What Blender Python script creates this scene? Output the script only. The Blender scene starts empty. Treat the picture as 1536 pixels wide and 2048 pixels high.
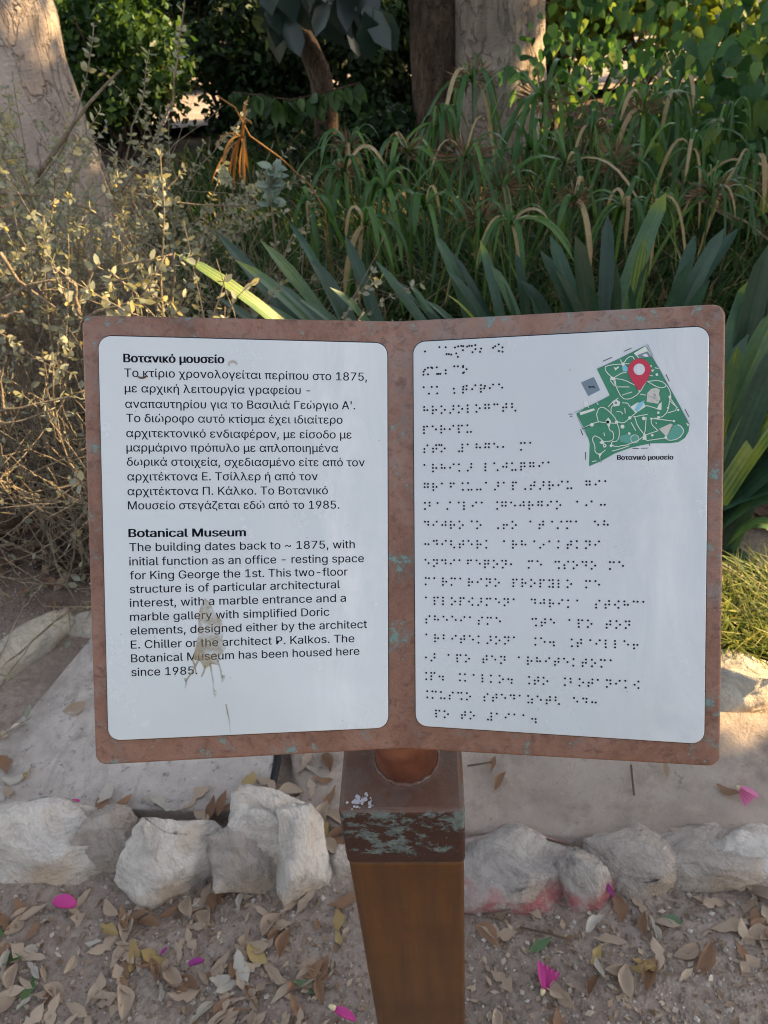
import bpy, bmesh, math, random
import numpy as np
from mathutils import Vector, Matrix, noise

rng = np.random.default_rng(7)
random.seed(7)
scene = bpy.context.scene
COL = scene.collection

# ------------------------------------------------------------------ camera
F_PX, CX, CY, H = 1535.0, 768.0, 1024.0, 1.5          # photograph is 1536 x 2048
_d = np.array([(938 - CX) / F_PX, (3097 - CY) / F_PX, 1.0]); _d /= np.linalg.norm(_d)
_up = -_d
_f = np.array([0, 0, 1.0]); _f = _f - _up * (_f @ _up); _f /= np.linalg.norm(_f)
_r = np.cross(_f, _up)
if _r[0] < 0: _r = -_r
R = np.array([_r, _f, _up])                            # camera axes (right, down, forward) -> world
cam_d = bpy.data.cameras.new('camera')
cam = bpy.data.objects.new('camera', cam_d); COL.objects.link(cam)
cam_d.sensor_fit = 'VERTICAL'; cam_d.sensor_height = 36.0; cam_d.sensor_width = 27.0
cam_d.lens = 36.0 * F_PX / 2048.0
cam_d.clip_start = 0.02; cam_d.clip_end = 500
_m = Matrix.Identity(4)
for i in range(3):
    _m[i][0] = R[i, 0]; _m[i][1] = -R[i, 1]; _m[i][2] = -R[i, 2]
_m[2][3] = H
cam.matrix_world = _m
cam_d.dof.use_dof = True; cam_d.dof.focus_distance = 0.62; cam_d.dof.aperture_fstop = 17.0
scene.camera = cam

# ------------------------------------------------------------------ light
SUN = np.array([0.92, 0.15, 0.42]); SUN /= np.linalg.norm(SUN)      # direction towards the sun
sun_el = math.asin(SUN[2]); sun_az = math.atan2(SUN[0], SUN[1])
world = bpy.data.worlds.new('World'); scene.world = world; world.use_nodes = True
nt = world.node_tree
sky = nt.nodes.new('ShaderNodeTexSky'); sky.sky_type = 'NISHITA'; sky.sun_disc = False
sky.sun_elevation = sun_el; sky.sun_rotation = sun_az
sky.air_density = 1.0; sky.dust_density = 1.5; sky.ozone_density = 1.0
hs = nt.nodes.new('ShaderNodeHueSaturation'); hs.inputs['Saturation'].default_value = .42
nt.links.new(sky.outputs[0], hs.inputs['Color']); nt.links.new(hs.outputs[0], nt.nodes['Background'].inputs[0])
nt.nodes['Background'].inputs[1].default_value = 0.1
sl = bpy.data.lights.new('sun', 'SUN'); sl.energy = 5.0; sl.angle = math.radians(0.6); sl.color = (1.0, 0.70, 0.34)
so = bpy.data.objects.new('sun', sl); COL.objects.link(so)
so.rotation_euler = Vector(-SUN).to_track_quat('-Z', 'Y').to_euler(); so.location = (6, 4, 6)
scene.view_settings.view_transform = 'Standard'; scene.view_settings.look = 'None'
scene.view_settings.exposure = 2.0; scene.view_settings.gamma = 1.0
scene.cycles.filter_width = 1.05; scene.cycles.max_bounces = 8; scene.cycles.transparent_max_bounces = 8

# ------------------------------------------------------------------ pixel helpers
def ray(u, v): return R @ np.array([(u - CX) / F_PX, (v - CY) / F_PX, 1.0])
def at(u, v, Y):
    r = ray(u, v); return np.array([0, 0, H]) + r * (Y / r[1])
def gz(u, v, z=0.0):
    r = ray(u, v); return np.array([0, 0, H]) + r * ((z - H) / r[2])
def project(P):
    P = np.asarray(P, float).reshape(-1, 3); c = (P - np.array([0, 0, H])) @ R
    return np.stack([CX + F_PX * c[:, 0] / c[:, 2], CY + F_PX * c[:, 1] / c[:, 2]], 1), c[:, 2]

# ------------------------------------------------------------------ materials
MATS = {}
class NT:
    """small wrapper for writing node trees"""
    def __init__(s, name):
        s.m = bpy.data.materials.new(name); s.m.use_nodes = True; s.t = s.m.node_tree
        s.b = s.t.nodes['Principled BSDF']; s.out = s.t.nodes['Material Output']
    def n(s, typ, **kw):
        nd = s.t.nodes.new(typ)
        for k, v in kw.items(): setattr(nd, k, v)
        return nd
    def l(s, a, b): s.t.links.new(a, b)
    def coord(s, kind='Object', scale=None):
        tc = s.n('ShaderNodeTexCoord'); o = tc.outputs[kind]
        if scale is None: return o
        mp = s.n('ShaderNodeMapping'); mp.inputs['Scale'].default_value = scale
        s.l(o, mp.inputs[0]); return mp.outputs[0]
    def noise(s, vec, scale, detail=5, rough=.6, dist=0.0):
        nd = s.n('ShaderNodeTexNoise'); nd.inputs['Scale'].default_value = scale; nd.inputs['Detail'].default_value = detail
        nd.inputs['Roughness'].default_value = rough; nd.inputs['Distortion'].default_value = dist
        s.l(vec, nd.inputs['Vector']); return nd.outputs['Fac']
    def voro(s, vec, scale, feature='F1', out='Distance'):
        nd = s.n('ShaderNodeTexVoronoi'); nd.feature = feature; nd.inputs['Scale'].default_value = scale
        s.l(vec, nd.inputs['Vector']); return nd.outputs[out]
    def ramp(s, fac, stops):
        nd = s.n('ShaderNodeValToRGB'); e = nd.color_ramp.elements
        while len(e) < len(stops): e.new(0.5)
        for k, (p, c) in enumerate(stops):
            e[k].position = p; e[k].color = (*c, 1) if not isinstance(c, (int, float)) else (c, c, c, 1)
        s.l(fac, nd.inputs[0]); return nd.outputs[0]
    def mix(s, fac, a, b, blend='MIX'):
        nd = s.n('ShaderNodeMix'); nd.data_type = 'RGBA'; nd.blend_type = blend
        for v, sk in ((fac, nd.inputs[0]), (a, nd.inputs[6]), (b, nd.inputs[7])):
            if isinstance(v, (int, float)): sk.default_value = v if sk.type == 'VALUE' else (v, v, v, 1)
            elif isinstance(v, tuple): sk.default_value = (*v, 1)
            else: s.l(v, sk)
        return nd.outputs[2]
    def math(s, op, a, b):
        nd = s.n('ShaderNodeMath', operation=op)
        for v, sk in ((a, nd.inputs[0]), (b, nd.inputs[1])):
            if isinstance(v, (int, float)): sk.default_value = v
            else: s.l(v, sk)
        return nd.outputs[0]
    def bump(s, h, dist, strength=1.0):
        nd = s.n('ShaderNodeBump'); nd.inputs['Distance'].default_value = dist; nd.inputs['Strength'].default_value = strength
        s.l(h, nd.inputs['Height']); s.l(nd.outputs[0], s.b.inputs['Normal'])
    def col(s, c):
        if isinstance(c, tuple): s.b.inputs['Base Color'].default_value = (*c, 1)
        else: s.l(c, s.b.inputs['Base Color'])
    def rough(s, r, spec=.5, metal=0.0):
        if isinstance(r, (int, float)): s.b.inputs['Roughness'].default_value = r
        else: s.l(r, s.b.inputs['Roughness'])
        s.b.inputs['Specular IOR Level'].default_value = spec; s.b.inputs['Metallic'].default_value = metal

def plain(name, c, r=.5, spec=.4):
    t = NT(name); t.col(c); t.rough(r, spec); return t.m

def leaf_mat(name, stops, rough=.5, spec=.35, trans=.3, tint=(1.3, 1.25, .55)):
    """leaf colour from the per-leaf attribute 'var'; part of the light passes through"""
    t = NT(name)
    a = t.n('ShaderNodeAttribute'); a.attribute_name = 'var'
    c = t.ramp(a.outputs['Fac'], stops)
    nz = t.noise(t.coord('Object'), 60, 3)
    c = t.mix(.35, c, t.mix(1.0, c, t.ramp(nz, [(.3, .55), (.7, 1.35)]), 'MULTIPLY'))
    t.col(c); t.rough(rough, spec)
    tr = t.n('ShaderNodeBsdfTranslucent'); t.l(t.mix(1.0, c, tint, 'MULTIPLY'), tr.inputs[0])
    mx = t.n('ShaderNodeMixShader'); mx.inputs[0].default_value = trans
    t.l(t.b.outputs[0], mx.inputs[1]); t.l(tr.outputs[0], mx.inputs[2]); t.l(mx.outputs[0], t.out.inputs[0])
    return t.m

def bark_mat(name, c1, c2, c3, sc=7.0):
    t = NT(name); v = t.coord('Object')
    n1 = t.noise(t.coord('Object', (sc, sc, sc * .35)), 1.0, 8, .68, .8); n2 = t.noise(v, 2.2, 4)
    n3 = t.noise(t.coord('Object', (30, 30, 60)), 1.0, 5, .7); n5 = t.noise(v, sc * 1.1, 5, .7, 1.2)
    c = t.ramp(n1, [(.3, c1), (.52, c2), (.72, c3)])
    c = t.mix(t.ramp(n2, [(.45, 0.0), (.65, .5)]), c, c1)
    crack = t.ramp(t.math('ABSOLUTE', t.math('SUBTRACT', t.noise(t.coord('Object', (sc * 1.3, sc * 1.3, sc * .5)), 1.0, 4, .6, 1.5), .5), 0), [(.0, 1.0), (.03, 0.0)])
    c = t.mix(t.math('MULTIPLY', crack, t.ramp(n5, [(.45, 0.0), (.65, .5)])), c, (c1[0] * .5, c1[1] * .42, c1[2] * .4))
    c = t.mix(t.ramp(n3, [(.58, 0.0), (.7, .5)]), c, (c1[0] * .6, c1[1] * .6, c1[2] * .6))
    t.col(c); t.rough(.88, .15)
    t.bump(t.math('ADD', t.math('ADD', n1, t.math('MULTIPLY', n3, .4)), t.math('MULTIPLY', crack, -.4)), .04, .9); return t.m

# soil
t = NT('soil'); v = t.coord('Object')
n1 = t.noise(v, 2.3, 6, .6); n2 = t.noise(v, 38, 6, .7); n3 = t.voro(v, 130); n4 = t.noise(v, 190, 3, .7)
c = t.ramp(n2, [(.28, (.17, .13, .105)), (.5, (.335, .27, .225)), (.75, (.46, .385, .33))])
c = t.mix(t.ramp(n1, [(.4, 0.0), (.6, .8)]), c, (.235, .18, .148))
c = t.mix(t.ramp(n4, [(.66, 0.0), (.76, .6)]), c, (.52, .46, .40))
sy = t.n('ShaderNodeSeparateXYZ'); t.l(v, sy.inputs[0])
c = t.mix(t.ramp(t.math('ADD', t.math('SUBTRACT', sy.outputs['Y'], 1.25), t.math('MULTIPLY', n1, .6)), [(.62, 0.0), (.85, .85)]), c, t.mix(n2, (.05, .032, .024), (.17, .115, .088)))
t.col(c); t.rough(.95, .15)
t.bump(t.math('ADD', t.math('MULTIPLY', n2, 1.0), t.math('MULTIPLY', t.math('ADD', n4, n3), .45)), .009, .8)
M_SOIL = t.m
# packed dirt path
t = NT('packed_dirt'); v = t.coord('Object')
n1 = t.noise(v, 5, 6, .62, .5); n2 = t.noise(v, 45, 6, .65); n3 = t.noise(v, 12, 6, .7, .2)
c = t.ramp(n1, [(.3, (.30, .24, .20)), (.5, (.42, .345, .295)), (.72, (.54, .46, .40))])
c = t.mix(t.ramp(n3, [(.52, 0.0), (.72, .6)]), c, (.19, .148, .122))
c = t.mix(t.ramp(n2, [(.62, 0.0), (.72, .6)]), c, (.11, .09, .08))
t.col(c); t.rough(.9, .2); n6 = t.noise(v, 150, 5, .75); c = t.mix(t.ramp(n6, [(.6, 0.0), (.7, .45)]), c, (.5, .43, .37)); t.col(c); t.bump(t.math('ADD', t.math('ADD', n2, n3), n6), .008, .9); M_PATH = t.m
# pale worn slab
t = NT('pale_slab'); v = t.coord('Object')
n1 = t.noise(v, 6, 7, .65, .3); n2 = t.noise(v, 40, 5, .7); n3 = t.noise(v, 16, 6, .7, .4)
n6 = t.noise(v, 90, 5, .75); n7 = t.noise(t.coord('Object', (25, 7, 10)), 1.0, 6, .7, 1.0)
c = t.ramp(n1, [(.3, (.27, .235, .21)), (.5, (.43, .385, .355)), (.72, (.57, .52, .48))])
c = t.mix(t.ramp(n7, [(.5, 0.0), (.66, .55)]), c, (.29, .25, .22))
c = t.mix(t.ramp(n2, [(.58, 0.0), (.66, .75)]), c, (.13, .115, .105))
c = t.mix(t.ramp(n3, [(.56, 0.0), (.68, .6)]), c, (.22, .185, .165))
c = t.mix(t.ramp(n6, [(.58, 0.0), (.7, .5)]), c, (.60, .57, .53))
t.col(c); t.rough(.8, .2); t.bump(t.math('ADD', t.math('ADD', n2, n1), n6), .005, .9); M_SLAB = t.m
# rocks
def rock_mat(name, pale, mid, dark, ochre, paint=None):
    t = NT(name); v = t.coord('Object')
    n1 = t.noise(v, 9, 8, .68, .8); n2 = t.noise(v, 5, 4, .5); n3 = t.noise(v, 60, 5, .7); n4 = t.noise(t.coord('Object', (8, 30, 45)), 1.0, 5, .6, 1.0)
    c = t.ramp(n1, [(.3, dark), (.45, mid), (.63, pale)])
    c = t.mix(t.ramp(n4, [(.55, 0.0), (.68, .7)]), c, mid)
    c = t.mix(t.ramp(n2, [(.52, 0.0), (.64, .75)]), c, ochre)
    c = t.mix(t.ramp(n3, [(.56, 0.0), (.72, .55)]), c, dark)
    n5 = t.noise(v, 11, 7, .7, .6); c = t.mix(t.ramp(t.math('ABSOLUTE', t.math('SUBTRACT', n5, .5), 0), [(.0, .5), (.025, 0.0)]), c, dark)
    if paint:
        sx = t.n('ShaderNodeSeparateXYZ'); t.l(v, sx.inputs[0])
        mask = t.math('ADD', t.math('MULTIPLY', sx.outputs['Z'], -13.0), t.math('MULTIPLY', n1, 1.3))
        c = t.mix(t.math('MULTIPLY', t.ramp(mask, [(.0, 0.0), (.25, .8)]), t.ramp(t.noise(v, 24, 6, .7), [(.40, .1), (.56, 1.0)])), c, paint)
    t.col(c); t.rough(.8, .25); t.bump(t.math('ADD', n1, t.math('MULTIPLY', n3, .4)), .03, 1.0)
    return t.m
M_ROCK = rock_mat('pale_grey_rock', (.80, .745, .69), (.68, .62, .57), (.40, .36, .33), (.62, .44, .29))
M_ROCKB = rock_mat('earthy_rock', (.60, .53, .47), (.47, .405, .36), (.27, .23, .205), (.50, .38, .275))
M_ROCKR = rock_mat('red_painted_rock', (.58, .53, .48), (.45, .40, .365), (.25, .22, .20), (.44, .34, .26), (.42, .10, .115))
M_ROCKD = rock_mat('dark_earth_rock', (.16, .125, .105), (.105, .08, .068), (.055, .043, .036), (.15, .09, .05))
M_ROCKW = rock_mat('cream_rock', (.66, .60, .50), (.52, .46, .38), (.28, .26, .24), (.55, .45, .33))
# metals of the sign
t = NT('weathered_copper'); v = t.coord('Object')
n1 = t.noise(v, 11, 8, .7, .8); n2 = t.noise(v, 110, 7, .76); n3 = t.noise(v, 40, 5, .65, .5); n4 = t.noise(v, 300, 5, .7)
n5 = t.noise(t.coord('Object', (14, 150, 150)), 1.0, 6, .7); n6 = t.noise(v, 130, 5, .7, .6)
c = t.ramp(n1, [(.3, (.14, .078, .055)), (.46, (.235, .127, .092)), (.58, (.28, .17, .135)), (.7, (.24, .215, .195))])
c = t.mix(t.ramp(n5, [(.46, 0.0), (.72, .4)]), c, (.19, .13, .11))
c = t.mix(t.ramp(n6, [(.52, 0.0), (.66, .65)]), c, (.11, .06, .05))
c = t.mix(t.ramp(n4, [(.5, 0.0), (.7, .4)]), c, (.30, .16, .12))
c = t.mix(t.ramp(n3, [(.54, 0.0), (.68, .5)]), c, (.17, .20, .20))
spk = t.ramp(t.math('ADD', t.math('MULTIPLY', n2, .55), t.math('MULTIPLY', n3, .45)), [(.572, 0.0), (.60, 1.0)])
c = t.mix(t.math('MULTIPLY', spk, .75), c, t.mix(n6, (.10, .22, .22), (.20, .40, .38)))
t.col(c); t.rough(t.ramp(n2, [(.3, .27), (.7, .55)]), .5, .6); t.bump(t.math('ADD', t.math('ADD', n2, n4), n6), .0006, .9); M_COPPER = t.m
t = NT('brown_post_metal'); v = t.coord('Object')
n1 = t.noise(v, 8, 6, .6); n2 = t.noise(t.coord('Object', (90, 90, 5)), 1.0, 5, .65); n3 = t.noise(v, 26, 4)
c = t.ramp(n1, [(.3, (.075, .031, .007)), (.55, (.125, .054, .013)), (.75, (.145, .07, .022))])
c = t.mix(t.ramp(n2, [(.42, 0.0), (.7, .7)]), c, (.06, .028, .013)); n9 = t.noise(v, 120, 6, .75); c = t.mix(t.ramp(n9, [(.6, 0.0), (.7, .6)]), c, (.05, .028, .018)); c = t.mix(t.ramp(t.noise(v, 75, 4, .6), [(.68, 0.0), (.74, .5)]), c, (.24, .19, .15))
c = t.mix(t.ramp(n3, [(.6, 0.0), (.72, .5)]), c, (.16, .05, .03))
t.col(c); t.rough(.42, .5, .3); t.bump(n2, .0004, .5); M_POST = t.m
t = NT('patinated_cap_metal'); v = t.coord('Object')
n1 = t.noise(v, 10, 6, .65, .5); n2 = t.noise(t.coord('Object', (62, 62, 84)), 1.0, 9, .76, .3); n3 = t.noise(v, 26, 3, .5, .4); n4 = t.noise(v, 160, 4, .7)
geo = t.n('ShaderNodeNewGeometry'); sx = t.n('ShaderNodeSeparateXYZ'); t.l(geo.outputs['Normal'], sx.inputs[0])
top = t.ramp(sx.outputs['Z'], [(.3, 0.0), (.8, 1.0)])
base = t.mix(top, t.ramp(n1, [(.3, (.028, .011, .009)), (.7, (.06, .023, .016))]), t.ramp(n1, [(.3, (.105, .05, .032)), (.7, (.185, .098, .068))]))
sz = t.n('ShaderNodeSeparateXYZ'); t.l(v, sz.inputs[0])
low = t.ramp(t.math('MULTIPLY', t.math('SUBTRACT', sz.outputs['Z'], .84), 11.0), [(.06, -.0), (.30, 1.0)])
pn = t.math('ADD', t.math('MULTIPLY', n2, .55), t.math('MULTIPLY', n3, .33)); pn = t.math('ADD', pn, t.math('MULTIPLY', t.noise(v, 210, 5, .75), .12))
pat = t.ramp(t.math('ADD', pn, t.math('MULTIPLY', t.math('SUBTRACT', low, 1.0), .14)), [(.497, 0.0), (.522, 1.0)])
pat = t.math('MULTIPLY', pat, t.math('SUBTRACT', 1.0, t.math('MULTIPLY', top, .82)))
c = t.mix(t.math('MULTIPLY', pat, .85), base, t.ramp(n4, [(.35, (.085, .12, .125)), (.7, (.19, .255, .26))]))
dx = t.math('SUBTRACT', sz.outputs['X'], .004); rr_ = t.math('SQRT', t.math('ADD', t.math('MULTIPLY', dx, dx), t.math('MULTIPLY', sz.outputs['Y'], sz.outputs['Y'])), 0)
ringm = t.math('MULTIPLY', t.ramp(t.math('ADD', t.math('MULTIPLY', rr_, 20.0), t.math('MULTIPLY', n2, .5)), [(.66, 0.0), (.74, 1.0), (.84, .5), (.93, 0.0)]), top)
c = t.mix(t.math('MULTIPLY', ringm, t.ramp(n4, [(.35, .25), (.6, .9)])), c, t.ramp(n2, [(.35, (.22, .115, .08)), (.5, (.30, .18, .14)), (.65, (.22, .27, .24))]))
tq = t.ramp(t.math('ADD', t.math('MULTIPLY', n2, .5), t.math('MULTIPLY', n1, .5)), [(.60, 0.0), (.64, .8)])
c = t.mix(tq, c, (.12, .42, .38))
t.col(c); t.rough(t.mix(pat, t.ramp(n4, [(.3, .3), (.7, .45)]), .85), .5, .25); t.bump(t.math('ADD', pat, n4), .0006, .8); M_CAP = t.m
t = NT('rusty_neck_metal'); v = t.coord('Object')
n1 = t.noise(v, 16, 6, .65, .8); n2 = t.noise(v, 90, 4)
c = t.ramp(n1, [(.3, (.05, .018, .013)), (.5, (.13, .046, .028)), (.75, (.24, .10, .06))])
t.col(c); t.rough(.45, .5, .3); t.bump(n2, .0005, .6); M_NECK = t.m
t = NT('weld_bead'); v = t.coord('Object'); n1 = t.noise(v, 70, 6, .7)
t.col(t.ramp(n1, [(.3, (.085, .042, .03)), (.5, (.18, .10, .075)), (.7, (.19, .22, .195))])); t.rough(.7, .4, .2); t.bump(n1, .002, 1.0); M_WELD = t.m
# plates
t = NT('white_acrylic'); v = t.coord('Object')
n1 = t.noise(v, 3.5, 4, .5, .3); n2 = t.noise(t.coord('Object', (90, 16, 16)), 1.0, 7, .75, .6); n3 = t.noise(v, 330, 3); n4 = t.noise(v, 16, 6, .7); n5 = t.voro(v, 60)
c = t.ramp(n1, [(.3, (.495, .55, .59)), (.7, (.545, .595, .63))])
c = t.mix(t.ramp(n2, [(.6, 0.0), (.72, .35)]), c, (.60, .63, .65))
c = t.mix(t.ramp(n3, [(.72, 0.0), (.76, .45)]), c, (.27, .26, .24))
c = t.mix(t.ramp(n5, [(.025, .6), (.045, 0.0)]), c, (.24, .22, .19))
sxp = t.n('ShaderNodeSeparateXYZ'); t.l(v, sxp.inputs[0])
edge = t.math('ADD', t.ramp(t.math('ABSOLUTE', t.math('ADD', sxp.outputs['X'], .03), 0), [(.0, 1.0), (.06, 0.0)]), t.ramp(t.math('ABSOLUTE', t.math('SUBTRACT', sxp.outputs['X'], .20), 0), [(.0, 1.0), (.06, 0.0)]))  # two bands where whitish glare is painted into the plate colour
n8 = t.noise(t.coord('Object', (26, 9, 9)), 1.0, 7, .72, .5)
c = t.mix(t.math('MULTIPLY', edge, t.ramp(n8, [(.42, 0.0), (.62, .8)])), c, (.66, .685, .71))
t.col(c); t.rough(t.ramp(n4, [(.38, .10), (.62, .30)]), .9); t.bump(n1, .0006, .2); M_PLATE = t.m
M_INK = plain('dark_navy_ink', (.006, .010, .022), .6, .08)
M_BRAILLE = plain('black_braille_ink', (.004, .005, .008), .5, .2)
t = NT('map_green'); n1 = t.noise(t.coord('Object'), 150, 3); t.col(t.ramp(n1, [(.3, (.03, .185, .105)), (.7, (.045, .225, .135))])); t.rough(.4, .4); M_MGREEN = t.m
M_MWHITE = plain('map_pale', (.60, .66, .62), .45, .4); M_MBEIGE = plain('map_beige', (.50, .50, .46), .45, .4)
M_MGREY = plain('map_grey_blue', (.15, .21, .27), .45, .4); M_MBLUE = plain('map_pond_blue', (.20, .48, .62), .45, .4)
M_MTEAL = plain('map_teal', (.09, .30, .25), .45, .4)
M_PINR = plain('pin_red', (.47, .03, .07), .4, .4)
t = NT('brown_drip'); v = t.coord('Object'); n1 = t.noise(v, 110, 5, .7, .5); n2 = t.noise(v, 45, 4, .6)
t.col(t.ramp(n1, [(.35, (.19, .14, .06)), (.6, (.34, .28, .17)), (.75, (.50, .46, .36))])); t.rough(.5, .4)
tb = t.n('ShaderNodeBsdfTransparent'); mx = t.n('ShaderNodeMixShader')
t.l(t.ramp(t.math('ADD', t.math('MULTIPLY', n1, .5), t.math('MULTIPLY', n2, .5)), [(.42, .08), (.62, .75)]), mx.inputs[0])
t.l(tb.outputs[0], mx.inputs[1]); t.l(t.b.outputs[0], mx.inputs[2]); t.l(mx.outputs[0], t.out.inputs[0]); M_STAIN = t.m
M_CHIP = plain('grey_chip', (.42, .40, .35), .7, .3); M_BLACK = plain('plain_black', (.012, .012, .014), .6, .3)

# plants
M_SALT = leaf_mat('grey_green_leaf', [(0, (.23, .26, .225)), (.5, (.34, .36, .30)), (.85, (.42, .415, .30)), (1, (.52, .44, .20))], .6, .25, .45, (1.2, 1.08, .6))
M_STEM = bark_mat('straw_stem', (.26, .20, .145), (.43, .355, .26), (.56, .48, .37), 40)
M_STRAP = leaf_mat('strap_leaf_green', [(0, (.018, .045, .030)), (.5, (.038, .09, .055)), (.85, (.068, .14, .055)), (.93, (.17, .23, .03)), (1, (.22, .26, .04))], .36, .45, .22)
M_SEDGE = leaf_mat('sedge_green', [(0, (.018, .065, .010)), (.5, (.042, .125, .022)), (.85, (.10, .20, .032)), (.93, (.33, .24, .11)), (1, (.42, .32, .18))], .36, .5, .3)
M_SEED = leaf_mat('brown_spikelet', [(0, (.12, .075, .04)), (1, (.24, .16, .09))], .8, .2, .2, (1, 1, 1))
M_GRASS = leaf_mat('mixed_grass', [(0, (.008, .024, .005)), (.5, (.024, .068, .012)), (.8, (.07, .13, .022)), (.86, (.20, .15, .08)), (1, (.30, .22, .13))], .6, .3, .3)
M_LITTER = leaf_mat('dark_leaf_litter', [(0, (.045, .03, .022)), (.6, (.11, .07, .048)), (1, (.22, .145, .09))], .85, .15, .1, (1, 1, 1))
M_IVY = leaf_mat('vine_leaf', [(0, (.022, .07, .025)), (.5, (.06, .145, .055)), (.85, (.12, .22, .06)), (1, (.24, .29, .06))], .45, .3, .42)
M_HEDGE = leaf_mat('dark_hedge_leaf', [(0, (.009, .02, .009)), (.6, (.02, .043, .017)), (1, (.05, .095, .03))], .5, .2, .25)
M_HEDGEG = leaf_mat('mid_green_leaf', [(0, (.025, .06, .018)), (.6, (.05, .11, .03)), (1, (.10, .17, .04))], .45, .4, .35)
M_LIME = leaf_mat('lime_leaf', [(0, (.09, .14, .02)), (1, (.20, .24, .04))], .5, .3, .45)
M_BIGLEAF = leaf_mat('large_dark_leaf', [(0, (.016, .03, .026)), (1, (.035, .06, .05))], .3, .6, .15)
M_SILVER = leaf_mat('pale_blue_green_leaf', [(0, (.16, .23, .20)), (1, (.27, .34, .29))], .6, .3, .2)
M_ORANGE = leaf_mat('dry_orange_leaf', [(0, (.24, .115, .03)), (1, (.36, .20, .07))], .6, .3, .4, (1.2, .9, .4))
M_LAWN = leaf_mat('bright_grass', [(0, (.10, .15, .03)), (.7, (.22, .25, .06)), (1, (.36, .32, .14))], .55, .3, .4)
M_BARKL = bark_mat('pinkish_grey_bark', (.36, .285, .24), (.53, .435, .375), (.64, .54, .475), 5)
M_BARKM = bark_mat('grey_brown_bark', (.20, .16, .13), (.36, .295, .245), (.56, .48, .41), 5)
M_BARKD = bark_mat('dark_brown_bark', (.06, .042, .032), (.12, .083, .06), (.20, .14, .10), 8)
def dry_leaf(name, a, b, vein):
    t = NT(name); v = t.coord('Object'); oi = t.n('ShaderNodeObjectInfo')
    n1 = t.noise(v, 55, 5, .65)
    c = t.mix(oi.outputs['Random'], a, b)
    c = t.mix(t.ramp(n1, [(.45, 0.0), (.75, .65)]), c, vein)
    t.col(c); t.rough(.75, .25); t.bump(n1, .001, .6)
    tr = t.n('ShaderNodeBsdfTranslucent'); t.l(c, tr.inputs[0]); mx = t.n('ShaderNodeMixShader'); mx.inputs[0].default_value = .15
    t.l(t.b.outputs[0], mx.inputs[1]); t.l(tr.outputs[0], mx.inputs[2]); t.l(mx.outputs[0], t.out.inputs[0]); return t.m
DRY = {'tan': dry_leaf('dry_tan_leaf', (.36, .27, .20), (.48, .38, .29), (.24, .165, .115)),
       'brown': dry_leaf('dry_brown_leaf', (.22, .125, .075), (.33, .20, .125), (.14, .08, .05)),
       'pale': dry_leaf('dry_pale_leaf', (.40, .36, .30), (.50, .47, .42), (.30, .24, .18)),
       'yellowish': dry_leaf('dry_yellow_leaf', (.37, .26, .11), (.44, .33, .15), (.24, .15, .07)),
       'green': dry_leaf('green_leaf', (.10, .17, .06), (.17, .27, .16), (.07, .10, .04))}
M_PINK = plain('pink_petal', (.46, .045, .22), .5, .3); M_PINKL = plain('light_pink_petal', (.66, .20, .36), .5, .3)
M_PLUM = plain('plum_petal', (.24, .025, .17), .5, .3); M_CREAM = plain('cream_petal_base', (.66, .56, .34), .6, .3)
t = NT('gravel_stone'); a = t.n('ShaderNodeAttribute'); a.attribute_name = 'var'
t.col(t.ramp(a.outputs['Fac'], [(0, (.20, .165, .14)), (.5, (.30, .25, .215)), (.85, (.40, .35, .31)), (1, (.56, .52, .47))])); t.rough(.9, .2); M_GRAVEL = t.m
M_TWIG = plain('dark_twig', (.10, .07, .05), .85, .2)
t = NT('wall_plaster'); n1 = t.noise(t.coord('Object'), 3, 5); t.col(t.ramp(n1, [(.3, (.40, .38, .35)), (.7, (.52, .50, .46))])); t.rough(.9, .2); M_WALL = t.m

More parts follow.
